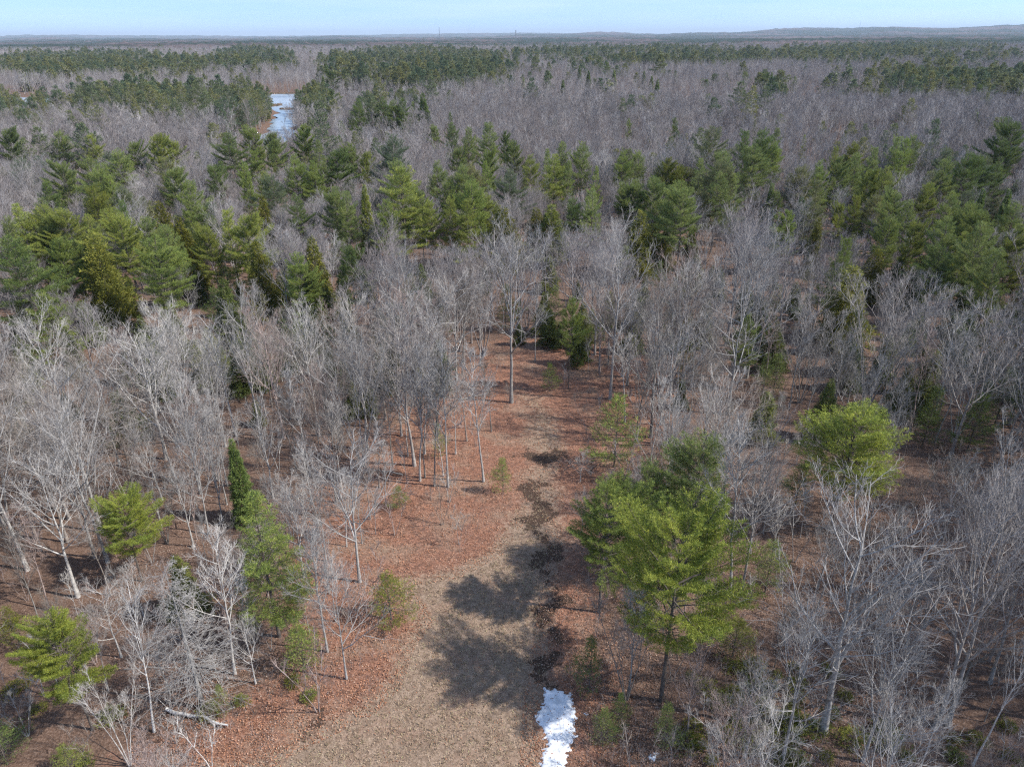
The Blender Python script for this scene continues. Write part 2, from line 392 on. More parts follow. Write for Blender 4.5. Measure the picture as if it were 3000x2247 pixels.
def tufts(g, r, C, D, k, ln, w, m=0, cone=.9):
    """k narrow needle blades fanning from each of the points C about the directions D"""
    N = len(C)
    d = nrm(D[:, None] + r.normal(0, cone, (N, k, 3)) * .75)
    L = ln * r.uniform(.6, 1.15, (N, k, 1)); s = nrm(np.cross(d, r.normal(0, 1, (N, k, 3)))) * (w * r.uniform(.7, 1.3, (N, k, 1)))
    c = C[:, None] + r.normal(0, ln * .12, (N, k, 3))
    v = np.stack([c - s * .35, c + d * L * .6 - s, c + d * L, c + d * L * .55 + s], 2)
    M = N * k
    g.add(v.reshape(-1, 3), q=np.arange(4 * M).reshape(M, 4), m=m)

def pine(r, h=15.0, wid=4.2, base=.3, gap=.75, per=5, shape='broad', k=16, ln=.32, w=.014, step=.25, asc=8, dead=True, bend=.03):
    n = 9; zz = np.linspace(0, h, n); P = np.zeros((1, n, 3)); P[0, :, 2] = zz
    P[0, :, :2] = np.cumsum(r.normal(0, bend * .5 * h / 8, (n, 2)), 0) * np.linspace(0, 1, n)[:, None]; P[0, 0, 2] = -.35
    R = (h * .0105 * (1 - .95 * (zz / h) ** .9))[None]
    gt, gc = Geo(), Geo(); tubes(gt, P, R, 7)
    lob = r.uniform(0, 6.28, 3)
    BP, BR, C, D = [], [], [], []
    z = h * base
    while z < h * .985:
        u = (z / h - base) / (1 - base)
        if shape == 'broad': prof = (1 - u) ** .62 * (.55 + .9 * min(1, u * 3.2) * (1 - .35 * u)) * .9
        elif shape == 'cone': prof = (1 - u) ** .85 * (.7 + .3 * min(1, u * 4)) + .03
        elif shape == 'round': prof = math.sqrt(max(0, 1 - (u * 1.0) ** 2.2)) * (.55 + .45 * min(1, u * 3))
        elif shape == 'layer': prof = (1 - u) ** .7 * (.5 + .6 * abs(math.sin(u * 11 + lob[0]))) + .03
        elif shape == 'crag': prof = math.sqrt(max(0, 1 - u ** 2.0)) * (.6 + .4 * min(1, u * 3)) * (.82 + .25 * abs(math.sin(u * 7 + lob[2])))
        else: prof = (1 - u) ** .95 + .04
        m_ = max(2, int(per * r.uniform(.75, 1.3)))
        a0 = r.uniform(0, 6.28)
        for j in range(m_):
            a = a0 + 6.283 * j / m_ + r.normal(0, .25)
            amp = 1 + .28 * math.sin(a + lob[0]) + .18 * math.sin(2 * a + lob[1] + u * 5)
            L = max(.35, wid * prof * amp * (r.uniform(.5, 1.15) if shape == 'crag' else r.uniform(.55, 1.15)))
            t = z / h; b0, T, _, _ = at_t(P, np.array([[t]])); b0 = b0[0, 0] + np.array([0, 0, r.normal(0, .12)])
            el = math.radians(asc + 42 * u ** 1.5 + r.normal(0, 8))
            pts = [b0]; d = np.array([math.cos(a) * math.cos(el), math.sin(a) * math.cos(el), math.sin(el)])
            for s in range(5):
                d = nrm(d + np.array([0, 0, -.05 if s < 2 else .13]) + r.normal(0, .06, 3)); pts.append(pts[-1] + d * L / 5)
            pts = np.array(pts); BP.append(pts); BR.append(np.linspace(.012 + .011 * L, .008, 6))
            ns = max(2, int(L / .33)); tt = np.linspace(.3 if L > 1 else .15, 1.0, ns)
            for q_, tq in enumerate(tt):
                pb, Tb, _, _ = at_t(pts[None], np.array([[tq]])); pb = pb[0, 0]; Tb = Tb[0, 0]
                sidev = nrm(np.cross(Tb, [0, 0, 1.0])); sl_ = min(1.3, (.55 * L * (1.08 - tq)) + .2) * r.uniform(.6, 1.2)
                for sg in (-1, 1):
                    dd = nrm(Tb * .75 + sidev * sg * .8 + np.array([0, 0, r.uniform(.02, .35)]))
                    mm = max(1, int(sl_ / step)); ts = (np.arange(mm) + 1) / mm * sl_
                    C.append(pb + dd * ts[:, None]); D.append(np.repeat((dd * .7 + np.array([0, 0, .45]))[None], mm, 0))
                    if sl_ > .5: BP.append(np.array([pb + dd * sl_ * f_ for f_ in (0, .2, .4, .6, .8, 1)])); BR.append(np.full(6, .008))
        z += gap * r.uniform(.7, 1.3) * (1 - .45 * u)
    if dead:
        m_ = int(22 * base / .3)
        for j in range(m_):
            z = h * r.uniform(.06, base + .08); a = r.uniform(0, 6.28); L = wid * r.uniform(.2, .7); el = r.uniform(-.25, .2)
            b0, _, _, _ = at_t(P, np.array([[z / h]])); d = np.array([math.cos(a) * math.cos(el), math.sin(a) * math.cos(el), math.sin(el)])
            pts = [b0[0, 0]]
            for s in range(5): d = nrm(d + r.normal(0, .12, 3)); pts.append(pts[-1] + d * L / 5)
            BP.append(np.array(pts)); BR.append(np.linspace(.022, .007, 6))
    tubes(gt, np.array(BP), np.array(BR), 3)
    C = np.concatenate(C); D = np.concatenate(D)
    tufts(gc, r, C, nrm(D), k, ln, w)
    return gt, gc

def cone_tree(r, h=9.0, wid=2.0, n=2600, k=6, ln=.38, w=.05, droop=-.25, power=.75, tip_up=.0, base=.04, lump=.32):
    """dense spire of flat sprays (hemlock, cedar, fir, juniper)"""
    gt, gc = Geo(), Geo(); m = 8; zz = np.linspace(0, h * .97, m); P = np.zeros((1, m, 3)); P[0, :, 2] = zz
    P[0, :, :2] = np.cumsum(r.normal(0, .02 * h / 8, (m, 2)), 0); P[0, 0, 2] = -.3
    R = (h * .012 * (1 - .93 * zz / h))[None]; tubes(gt, P, R, 6)
    u = 1 - np.sqrt(r.uniform(0, 1, n)) * .985; u = base + (1 - base) * u
    a = r.uniform(0, 6.28, n); lob = r.uniform(0, 6.28, 6)
    ring = np.sin(u * h * 5.5 + lob[4] + a) * .5 + .5
    rad = wid * (1 - u) ** power * (1 + lump * np.sin(2 * a + lob[0] + u * 6) + lump * .8 * np.sin(3 * a + lob[1] - u * 13) + lump * .6 * np.sin(5 * a + lob[2] + u * 21))
    q = np.clip(1.05 - np.abs(r.normal(0, .30, n)), .15, 1.3) * (.72 + .28 * ring) * r.uniform(.85, 1.15, n)
    z = u * h + droop * rad * q * .6
    cx = np.interp(u * h, zz, P[0, :, 0]); cy = np.interp(u * h, zz, P[0, :, 1])
    C = np.stack([cx + rad * q * np.cos(a), cy + rad * q * np.sin(a), np.maximum(z, .05)], -1)
    D = nrm(np.stack([np.cos(a), np.sin(a), np.full(n, droop + tip_up)], -1) + r.normal(0, .15, (n, 3)))
    top = np.array([[P[0, -1, 0], P[0, -1, 1], h * .96]]); C = np.concatenate([C, top]); D = np.concatenate([D, [[0, 0, 1.0]]])
    nb = 60; ii = r.integers(0, n, nb); B0 = np.stack([cx[ii], cy[ii], np.clip(u[ii] * h, 0, h)], -1)
    tubes(gt, B0[:, None] + (C[ii] - B0)[:, None] * np.linspace(0, 1, 4)[None, :, None], np.tile(np.linspace(.02, .006, 4), (nb, 1)), 3)
    tufts(gc, r, C, D, k, ln, w, cone=.6)
    return gt, gc

# ------------------------------------------------------------------ prototypes (mesh data shared by the copies)
PROTO = {}
def proto(kind, gt, gc, mt, mc, h):
    PROTO.setdefault(kind, []).append((gt.mesh(kind + "_trunk", mt, True), gc.mesh(kind + "_crown", mc), h))

for i in range(5): r = np.random.default_rng(100 + i); proto("maple", *bare(r, 15, 1, .30, 40, 14, .50, k=(7, 5, 3)), BARK, TWIG, 15)
for i in range(3): r = np.random.default_rng(120 + i); proto("oak", *bare(r, 13, 1, .26, 58, 14, .56, up=.12, lean=.05), BARK, TWIG, 13)
for i in range(4): r = np.random.default_rng(140 + i); proto("slim", *bare(r, 13, 1, .38, 38, 16, .32, k=(6, 5, 3), rad=.10), BARK, TWIG, 13)
for i in range(3): r = np.random.default_rng(160 + i); proto("clump", *bare(r, 14, 4 + i, .3, 26, 26, .34, k=(6, 5, 3)), BARK, TWIG, 14)
for i in range(2): r = np.random.default_rng(180 + i); proto("birch", *bare(r, 14, 1 + i, .4, 34, 16, .30, k=(6, 5, 3), rad=.12), BIRCH, TWIG, 14)
for i in range(3): r = np.random.default_rng(200 + i); proto("sapling", *bare(r, 5.5, 1 + i, .35, 34, 8, .34, k=(5, 3, 2), rad=.035, twig=.005), BARK, TWIG, 5.5)
r = np.random.default_rng(221); proto("dead_conifer", *dead_conifer(r, 15), BARK, TWIG, 15)
SH = ['broad', 'layer', 'round', 'cone', 'broad', 'layer']
for i in range(6):
    r = np.random.default_rng(300 + i); proto("pine", *pine(r, 15, (4.6, 4.8, 4.0, 3.8, 4.6, 5.2)[i], (.32, .22, .35, .2, .42, .3)[i], shape=SH[i], per=(5, 5, 6, 5, 5, 5)[i]), PINEBARK, PINE, 15)
for i in range(3): r = np.random.default_rng(610 + i); proto("pine", *pine(r, 16, (5.6, 6.0, 4.8)[i], (.40, .26, .38)[i], gap=.85, per=5, shape='crag', asc=14, k=22, step=.20, ln=.29, w=.0125), PINEBARK, PINE, 17.0)
for i in range(2): r = np.random.default_rng(320 + i); proto("young_pine", *pine(r, 6, (1.9, 2.3)[i], .12, gap=.5, per=5, shape='cone', k=9, ln=.3, step=.3, asc=18, dead=False), PINEBARK, PINE, 6)
for i in range(3): r = np.random.default_rng(340 + i); proto("cedar", *cone_tree(r, 10, 2.1 + .3 * i, 2600, 8, .40, .03, droop=-.1, power=.62, tip_up=.5, base=.06), PINEBARK, CEDAR, 10)
for i in range(3): r = np.random.default_rng(360 + i); proto("hemlock", *cone_tree(r, 12, 3.0, 3400, 8, .45, .033, droop=-.3, power=.7, base=.08, lump=.34), PINEBARK, CEDAR, 12)
for i in range(2): r = np.random.default_rng(380 + i); proto("fir", *cone_tree(r, 11, 1.7, 2600, 9, .36, .026, droop=-.25, power=.95, tip_up=.25, lump=.15), PINEBARK, PINE, 11)
for i in range(3): r = np.random.default_rng(400 + i); proto("juniper", *cone_tree(r, 1.3, 1.2, 260, 7, .24, .02, droop=.1, power=.35, tip_up=.6, base=.02, lump=.3), PINEBARK, CEDAR, 1.3)

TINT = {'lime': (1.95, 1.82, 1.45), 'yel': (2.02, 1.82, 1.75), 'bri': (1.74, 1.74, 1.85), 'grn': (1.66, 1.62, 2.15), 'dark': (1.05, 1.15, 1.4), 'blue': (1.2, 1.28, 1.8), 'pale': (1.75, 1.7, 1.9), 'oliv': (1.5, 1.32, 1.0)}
KIND = {'maple': ('bare_tree', 'bare tree'), 'oak': ('bare_tree', 'bare tree'), 'slim': ('bare_tree', 'bare tree'), 'clump': ('bare_tree', 'bare tree'),
        'birch': ('birch_tree', 'birch tree'), 'sapling': ('sapling', 'sapling'), 'dead_conifer': ('dead_conifer', 'dead tree'), 'pine': ('pine_tree', 'pine tree'), 'young_pine': ('young_pine', 'young pine'),
        'cedar': ('cedar_tree', 'cedar tree'), 'hemlock': ('hemlock_tree', 'hemlock tree'), 'fir': ('fir_tree', 'fir tree'), 'juniper': ('juniper_bush', 'juniper bush')}
GROUP = {'bare_tree': 'bare trees of the wood', 'birch_tree': 'birch trees', 'sapling': 'bare saplings', 'pine_tree': 'pines of the wood', 'young_pine': 'young pines', 'cedar_tree': 'cedars in the wood',
         'hemlock_tree': 'hemlocks in the wood', 'fir_tree': 'firs in the wood', 'juniper_bush': 'low junipers', 'dead_conifer': None}
USED = {}
SHIELD = []           # picture boxes and distances of the conifers that nothing random may hide
PLACED = []           # x, y, radius kept clear
def uniq(label):
    USED[label] = USED.get(label, 0) + 1
    return label

LOOKS = {'maple': 'spreading grey bare tree', 'oak': 'broad crooked bare tree', 'slim': 'slim straight bare tree', 'clump': 'many-stemmed bare tree', 'birch': 'white birch', 'sapling': 'thin bare sapling',
         'dead_conifer': 'dead conifer', 'pine': 'white pine', 'young_pine': 'young pine', 'cedar': 'pointed cedar', 'hemlock': 'dense hemlock', 'fir': 'slender fir', 'juniper': 'low green juniper'}
TW = {'lime': 'lime green', 'yel': 'yellow-green', 'bri': 'bright green', 'grn': 'mid green', 'dark': 'dark green', 'blue': 'blue-green', 'pale': 'pale green', 'oliv': 'olive'}
BT = {'pale': (1.3, 1.29, 1.27), 'grey': (1.0, 1.0, 1.0), 'brown': (.80, .72, .66), 'red': (.95, .78, .74), 'dark': (.55, .53, .51), 'lilac': (.95, .91, .89)}
def tree(kind, x, y, h, tint=None, label=None, rz=None, wide=1.0, variant=None, lean=0.0, leanaz=0.0, shield=0):
    ps = PROTO[kind]; i = (variant if variant is not None else int(rng.integers(len(ps)))) % len(ps)
    mt, mc, h0 = ps[i]; nm, cat = KIND[kind]
    e = bpy.data.objects.new(nm, None); COL.objects.link(e); e.empty_display_size = .5
    s = h / h0; z = float(relief(x, y))
    e.location = (x, y, z); e.scale = (s * wide, s * wide, s)
    rz = float(rng.uniform(0, 6.28)) if rz is None else rz
    e.rotation_euler = (lean * math.cos(leanaz), lean * math.sin(leanaz), rz)
    conif = kind in ('pine', 'young_pine', 'cedar', 'hemlock', 'fir', 'juniper')
    tint = tint or ('grn' if conif else 'grey')
    for m_, pn in ((mt, 'trunk'), (mc, 'crown')):
        o = bpy.data.objects.new(pn, m_); COL.objects.link(o); o.parent = e
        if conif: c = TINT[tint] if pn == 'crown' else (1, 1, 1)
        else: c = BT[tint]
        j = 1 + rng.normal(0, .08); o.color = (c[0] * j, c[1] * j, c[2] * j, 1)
    e['category'] = cat
    if GROUP[nm] : e['group'] = GROUP[nm]
    if label is None:
        px, py, _ = proj([x, y, z + h])
        tw = TW[tint] if conif else {'pale': 'pale', 'grey': 'grey', 'brown': 'brownish', 'red': 'reddish', 'dark': 'dark', 'lilac': 'lilac'}[tint]
        look = LOOKS[kind].replace('grey ', '')
        look = look if kind in ('birch', 'juniper') else tw + ' ' + look
        label = ('%s, its top %d%% across and %d%% down the photo' % (look, round(px / 30), round(py / 22.47)))
        if label in USED: label = ('%s, its top %.1f%% across and %.1f%% down the photo' % (look, px / 30, py / 22.47))
        k_ = 0
        while label in USED and k_ < 9: k_ += 1; label = ('%s, its top %.2f%% across and %.2f%% down the photo' % (look, px / 30 + .01 * k_, py / 22.47))
    e['label'] = uniq(label)
    PLACED.append((x, y))
    if shield:
        ax, ay, az = proj([x, y, z + h]); bx, by, bz = proj([x, y, z + h * shield]); wpx = F / az * (h * .16) * wide
        SHIELD.append((ax - wpx, ay, ax + wpx, by, math.hypot(x, y)))
    return e

def from_pix(base, top):
    """world base point and height of a tree whose foot and tip show at these points of the photograph"""
    b = gp(*base); dist = np.hypot(*b); r = ray(*top); t = dist / np.hypot(r[0], r[1])
    return b[0], b[1], H + r[2] * t

def hero(kind, base, top, tint, label, wide=1.0, variant=None, rz=None, lean=0.0, leanaz=0.0):
    x, y, h = from_pix(base, top)
    conif = kind in ('pine', 'young_pine', 'cedar', 'hemlock', 'fir')
    return tree(kind, x, y, max(h, .8), tint, label, rz, wide, variant, lean, leanaz, shield=.25 if conif else .72)

def hides(x, y, h, half=.2):
    """True where trees of height h standing at x, y would cover a shielded crown behind them"""
    x, y, h = (np.atleast_1d(np.asarray(v_, float)) for v_ in (x, y, h))
    ax, ay, az = proj(np.stack([x, y, h], -1)); bx, by, bz = proj(np.stack([x, y, h * .4], -1)); w = F / az * h * half; d = np.hypot(x, y)
    r_ = np.zeros(len(x), bool)
    for x0, y0, x1, y1, dd in SHIELD:
        r_ |= (d < dd - .5) & (np.maximum(ax, bx) + w > x0) & (np.minimum(ax, bx) - w < x1) & (by > y0) & (ay < y1)
    return r_

def hero_top(kind, top, h, tint, label=None, wide=1.0, variant=None):
    r = ray(*top); t = (h - H) / r[2]
    return tree(kind, r[0] * t, r[1] * t, h, tint, label, None, wide, variant, shield=.5)

RZ = 3.3
# ---- foreground trees one can point to (foot and tip read off the photograph, then stood on the ground there)
hero('maple', (227, 1743), (130, 1350), 'pale', "pale spreading bare tree behind the yellow-green pine in the bottom left corner", 1.2, 0)
hero('maple', (217, 1350), (150, 930), 'pale', "large pale grey tree with thick leaning trunk, at the left edge of the wood", 1.1, 1)
hero('oak', (489, 1350), (480, 960), 'pale', "big pale tree with wide crooked limbs, right of the thick leaning trunk", 1.2, 0)
hero('birch', (692, 1279), (634, 926), 'grey', "slender white birch rising behind the green fir spire", 1.0, 0)
hero('maple', (765, 1290), (724, 890), 'pale', "whitish vase-shaped bare tree above and right of the fir spire", .8, 2)
hero('maple', (935, 1275), (887, 890), 'pale', "second whitish vase-shaped bare tree, nearer the track than its twin", .8, 3)
hero('maple', (1498, 1172), (1493, 659), 'grey', "tallest grey bare tree standing at the head of the track", .95, 4)
hero('maple', (1788, 1166), (1779, 668), 'grey', "tall grey tree right of the track's head with dark trunk", .85, 0)
hero('slim', (1230, 1408), (1190, 1020), 'grey', "leftmost tall stem of the clump left of the track", 1.1, 0)
hero('slim', (1272, 1424), (1250, 1060), 'dark', "dark leaning middle stem of the clump left of the track", .9, 1, lean=.07, leanaz=1.6)
hero('slim', (1313, 1427), (1330, 1010), 'grey', "right stem of the clump left of the track", 1.0, 2)
hero('slim', (1417, 1412), (1445, 1000), 'grey', "lone straight stem beside the small ragged pine on the leaves", 1.0, 3)
hero('oak', (1054, 1705), (1030, 1300), 'grey', "spreading bare tree left of the track with long level boughs", 1.0, 1)
hero('oak', (1016, 1993), (1000, 1650), 'grey', "small crooked bare tree at the lower left edge of the grass", .7, 2)
hero('dead_conifer', (597, 2072), (480, 1665), 'grey', "dead conifer with dense drooping pale branches at lower left", 1.0, 0)
hero('birch', (452, 2141), (340, 1724), 'grey', "crooked white birch between dead conifer and bottom left pine", .8, 0, lean=.12, leanaz=3.0)
hero('slim', (689, 1977), (640, 1570), 'pale', "pale slim tree just right of the dead conifer", 1.2, 0)
hero('clump', (380, 2236), (300, 1960), 'pale', "pale broken many-stemmed tree at the bottom left edge", .8, 0)
hero('slim', (960, 1914), (945, 1540), 'grey', "slim bare tree beside the low bright pine at lower left", 1.1, 2)
hero('slim', (120, 1832), (40, 1520), 'dark', "dark slim trunk near the left edge of the photo", .9, 3)
hero('maple', (474, 1547), (430, 1330), 'pale', "pale tree directly behind the yellow-green pine at left", .9, 1)
hero('maple', (568, 1604), (525, 1370), 'pale', "pale tree between the left pine and the fir spire", 1.0, 3)
hero('maple', (613, 1566), (640, 1240), 'grey', "tall grey tree close left of the fir spire", .8, 4)
hero('maple', (800, 1460), (800, 1180), 'grey', "grey tree behind and right of the fir spire", 1.0, 2)
hero('oak', (2524, 2236), (2560, 1740), 'grey', "gnarled bare tree with twisted low limbs at the bottom right", .8, 0)
hero('maple', (2410, 2147), (2450, 1470), 'grey', "big wide bare tree in the lower right with fan of fine branches", 1.3, 2)
hero('maple', (2739, 2128), (2726, 1390), 'lilac', "tall dark-trunked tree, left of two at lower right", .85, 3)
hero('maple', (2775, 2122), (2890, 1377), 'lilac', "tall dark-trunked tree leaning right at lower right", .85, 4)
hero('slim', (2903, 1996), (2980, 1450), 'lilac', "tall straight trunk near the right edge below middle", 1.2, 1)
hero('birch', (2850, 2242), (3010, 1760), 'grey', "leaning pale birch at the bottom right corner", .6, 0, lean=.08, leanaz=1.6)
hero('slim', (2136, 1756), (2126, 1240), 'grey', "dark double stem right of the big bright pine", 1.2, 0)
hero('maple', (2170, 1745), (2240, 1263), 'lilac', "grey bare tree between the big bright pine and yellow pine", .75, 0)
hero('oak', (2131, 1216), (2172, 840), 'grey', "bare tree with one long bough reaching right, right of the track's head", 1.1, 2)
hero('maple', (2783, 1342), (2837, 894), 'lilac', "thick grey tree behind and right of the yellow pine", 1.0, 1)
hero('clump', (2534, 1202), (2588, 817), 'lilac', "fan-shaped many-stemmed tree rising behind the yellow pine", 1.15, 1)
hero('clump', (2950, 1250), (2990, 860), 'lilac', "many-stemmed grey tree at the right edge, halfway down", 1.1, 2)
hero('clump', (1960, 1300), (1960, 960), 'grey', "bare clump behind the big pines right of the track", .9, 0)
hero('oak', (1700, 1410), (1660, 1330), 'grey', "low twiggy bush leaning over the track beside the big pines", 1.6, 1)
# conifers
hero('pine', (1935, 2060), (1938, 1520), 'lime', "big bright yellow-green pine right of the snow and track", 1.12, 6, rz=RZ)
hero('pine', (1755, 1800), (1745, 1420), 'bri', "green pine overhanging the track, left of the big bright pine", 1.15, 8, rz=1.0)
hero('pine', (2010, 1690), (2007, 1300), 'grn', "green pine behind the big bright pine", 1.1, 2)
hero('pine', (1880, 1700), (1850, 1370), 'grn', "mid green pine filling the gap between the big roadside pines", .8, 4)
hero('pine', (2435, 1550), (2450, 1200), 'lime', "round yellow-green pine standing alone right of the track", 1.5, 2)
hero('pine', (417, 1700), (379, 1450), 'lime', "yellow-green pine at left in front of pale trees", 1.25, 6)
hero('pine', (270, 2130), (215, 1740), 'lime', "yellow-green pine in the bottom left corner", .95, 8)
hero('pine', (820, 1870), (834, 1440), 'bri', "tall dense bright green pine right of the dead conifer", 1.15, 3)
hero('fir', (727, 1530), (689, 1285), 'dark', "slender green fir spire in the left wood", 1.0, 0)
hero('young_pine', (1799, 1364), (1745, 1160), 'bri', "small flat-topped green pine right of the track", 1.2, 1)
hero('young_pine', (1474, 1446), (1474, 1350), 'bri', "small ragged pine on the leaves left of the track", 1.1, 0)
hero('young_pine', (1171, 1484), (1171, 1425), 'grn', "small ragged pine at the foot of the left clump of stems", 1.5, 1)
hero('young_pine', (1145, 1815), (1135, 1690), 'oliv', "olive bushy pine at the left edge of the grass", 1.5, 1)
hero('young_pine', (895, 1975), (885, 1850), 'bri', "low bright green pine at lower left by the slim tree", 1.6, 0)
hero('young_pine', (1285, 1345), (1278, 1245), 'bri', "young pine among the clump of stems left of the track", .8, 0)
hero('pine', (1665, 1135), (1650, 870), 'bri', "thin green pine at the head of the track", .5, 4)
hero('young_pine', (1610, 1140), (1612, 1060), 'bri', "short pine on the leaves at the track's head", 1.0, 1)
hero('young_pine', (1725, 2030), (1715, 1880), 'dark', "dark young pine just beyond the snow patch", .9, 0)
hero('young_pine', (1765, 2190), (1765, 2085), 'grn', "bushy young pine beside the snow patch", .9, 1)
hero('young_pine', (1940, 2190), (1935, 2070), 'grn', "young pine at the foot of the big bright pine", 1.0, 0)
hero('young_pine', (1810, 2140), (1800, 2040), 'dark', "small dark pine between the snow patch and big pine's foot", .8, 1)
hero('young_pine', (2145, 1930), (2145, 1825), 'oliv', "olive bushy pine right of the big bright pine's trunk", 1.6, 1)
hero('young_pine', (2240, 1740), (2240, 1590), 'grn', "flat green young pine under the double stem", 1.3, 0)
hero('young_pine', (2330, 1480), (2330, 1360), 'dark', "dark young pine left of the round yellow pine", 1.2, 1)
hero('pine', (3010, 2330), (2960, 2080), 'yel', "yellow-green pine cut off at the bottom right corner", .8, 3)
hero('young_pine', (57, 1880), (50, 1760), 'oliv', "olive young pine at the left edge, lower down", 1.2, 0)
hero('young_pine', (20, 2230), (10, 2090), 'dark', "dark young pine in the extreme bottom left", 1.3, 1)
hero('young_pine', (210, 2260), (200, 2170), 'yel', "yellow-green young pine at the bottom edge on the left", 1.3, 1)
hero('young_pine', (660, 2090), (650, 2010), 'grn', "young pine at the foot of the dead conifer", 1.0, 0)
hero('hemlock', (560, 1800), (590, 1600), 'grn', "shaded green hemlock behind the dead conifer", 1.0, 1)
hero('hemlock', (760, 1250), (750, 1170), 'oliv', "olive hemlock low among trunks beyond the fir spire", 1.0, 2)
hero('young_pine', (2700, 1310), (2690, 1130), 'dark', "dark pine under the grey trees right of the yellow pine", 1.0, 0)
hero('young_pine', (2830, 1330), (2820, 1150), 'dark', "second dark pine under the grey trees, further right", 1.0, 1)
hero('hemlock', (2400, 1290), (2390, 1100), 'dark', "dark hemlock left of the fan-shaped tree", .9, 0)
hero('young_pine', (2260, 1180), (2255, 1040), 'grn', "green young pine under bare crowns right of the track's head", 1.1, 0)
hero('pine', (2160, 1140), (2150, 920), 'grn', "green pine seen through the tree with the long bough", .7, 0)
# tall pines and cedars of the belts behind, tip by tip: (x, y, height, kind, tint, width, variant)
BELT = """18 384 16 p dark 1;170 395 15 p grn 1;261 399 15 p yel 1.1;384 413 15 p grn .9;453 392 17 p yel 1;507 413 14 p yel .9;670 395 17 p dark 1.3;742 373 17 p pale .9;789 395 14 p grn 1
344 453 15 p grn 1.1;261 468 15 p grn 1;181 482 15 p grn 1;496 493 15 p grn .9;547 533 15 p bri .9;623 482 14 p blue .9;717 486 15 p bri .6;771 504 13 p yel .7;319 522 15 p bri .7;290 504 16 p grn .9;268 560 15 p oliv .9
134 544 13 p dark .9;47 602 16 p yel 1;94 631 14 p yel 1;185 609 15 p yel 1.1;253 638 13 p yel .9;355 591 15 p dark .8;348 638 15 p yel 1.1;145 649 13 p grn 1;268 685 14 c yel 1;167 707 13 p bri .9;230 700 12 p grn .9
460 584 13 c oliv .8;518 631 13 c oliv .9;540 667 11 c oliv 1;580 612 13 p pale .8;485 667 13 p grn 1.1;663 623 14 p yel .9;717 638 14 p yel 1;605 660 13 p yel .8;746 707 12 h oliv .8;764 565 13 h oliv .7;420 640 12 p grn 1
888 370 16 p bri .9;932 413 14 p grn 1;979 435 16 p dark 1;1026 424 13 p grn .8;1069 450 13 p yel .8;859 457 15 p bri .9;917 475 14 p bri .8;801 417 14 p grn .9;743 446 13 p bri 1;948 480 13 p grn .9
1167 475 16 p grn .9;1066 540 14 f yel 1;983 555 14 p grn .9;1011 565 14 p grn .8;863 569 13 p dark .9;910 696 13 h oliv .9;874 761 12 p bri .9;1022 717 13 p blue .9;905 800 10 h dark 1;1279 478 15 p grn .8
1359 497 15 p grn .8;1334 431 14 p grn .7;1370 377 15 p grn .8;1319 330 13 p dark .7;1323 363 14 p blue .8;1276 366 12 p grn .7;1435 363 17 p grn 1;1428 446 15 p bri .8;1479 384 13 p dark .6;1316 533 13 p grn .8
1381 544 15 p bri 1;1316 584 13 p yel .8;1370 591 13 p yel .9;1475 605 12 c oliv 1.3;1505 417 15 p grn .8;1422 480 14 p bri .9;1552 460 14 p yel .9;1603 442 15 p bri .8;1646 421 15 p grn .9;1708 424 16 p grn .9
1625 460 15 p yel .8;1668 475 14 p grn .8;1748 493 13 p bri .8;1824 450 15 p bri .9;1874 446 14 p grn .8;1958 464 14 p oliv .8;1990 486 13 p oliv .8;2055 464 15 p grn .9;2121 446 16 p grn 1;2186 388 18 p dark .9
2110 507 15 p grn 1;2153 507 14 p grn 1;1835 533 13 p grn .9;1871 536 13 p grn .9;1921 525 14 p grn .9;2008 544 16 p grn 1.1;1965 547 14 p grn .9;1422 580 12 p yel 1;1737 562 13 p grn .9;1675 594 11 p blue .8
1617 602 11 c bri 1.5;1570 610 10 c oliv 1;1878 616 12 c yel 1.2;1912 650 9 c yel 1.2;1838 663 8 c oliv 1;1950 670 8 c oliv 1;1980 345 12 p dark .6;1842 348 11 p bri .6;2276 381 17 p grn .9;2232 392 17 p dark .9
2210 438 16 p grn 1;2265 430 14 p bri .9;2359 395 11 p yel .6;2265 529 12 f blue 1.1;2312 620 11 p bri .9;2504 421 15 p oliv .9;2453 431 13 p yel .7;2402 475 15 p bri .8;2565 439 15 p grn .9;2631 406 16 p grn .9
2681 402 16 p grn .8;2656 412 16 p bri .9;2460 460 15 p grn .9;2515 453 15 p grn .9;2598 493 15 p yel 1;2550 500 14 p yel .9;2768 475 15 p grn .9;2721 533 13 p yel .9;2837 457 16 p dark .9;2870 464 15 p dark .9
2982 352 20 p dark 1.1;2942 420 15 p dark .9;2924 482 14 p blue .9;2960 554 13 f dark 1.2;2884 551 13 f dark 1.2;2515 576 13 p oliv .9;2627 562 14 p grn 1;2670 590 13 p grn .9;2790 569 14 p pale 1.1;2840 600 13 p grn 1
2888 612 14 p pale 1.1;2979 598 13 p grn 1;2609 649 12 p pale .9;2685 649 13 p yel .8;2779 645 14 p grn 1;2881 667 15 p grn 1.2;2830 690 12 p yel .9;2986 667 13 p yel 1;2482 707 13 p bri .9;2508 779 11 c yel 1.5
2707 750 8 c oliv 1.4;2870 801 9 c yel 1.4;2573 728 9 c oliv 1.2;2468 590 10 p yel .7;2650 740 8 h dark 1;2760 730 12 p dark 1;2930 740 13 p grn 1;2480 850 9 h oliv .9
1050 292 17 p dark .8;1085 296 16 p grn .9;1120 288 17 p dark .9;1150 300 16 p grn .9;1180 292 17 p dark .9;1210 300 15 p grn .8;1238 268 19 f dark 1.4;1105 310 14 p dark .9;1165 315 14 p dark .9;1030 330 13 p dark .9
20 640 13 p grn .9;120 590 12 p grn .8;1130 590 13 p bri .9;1230 560 13 p grn .9;1260 600 12 p yel .8;2400 640 10 h oliv .8;2030 660 8 c oliv .9;2280 560 10 p grn .7"""
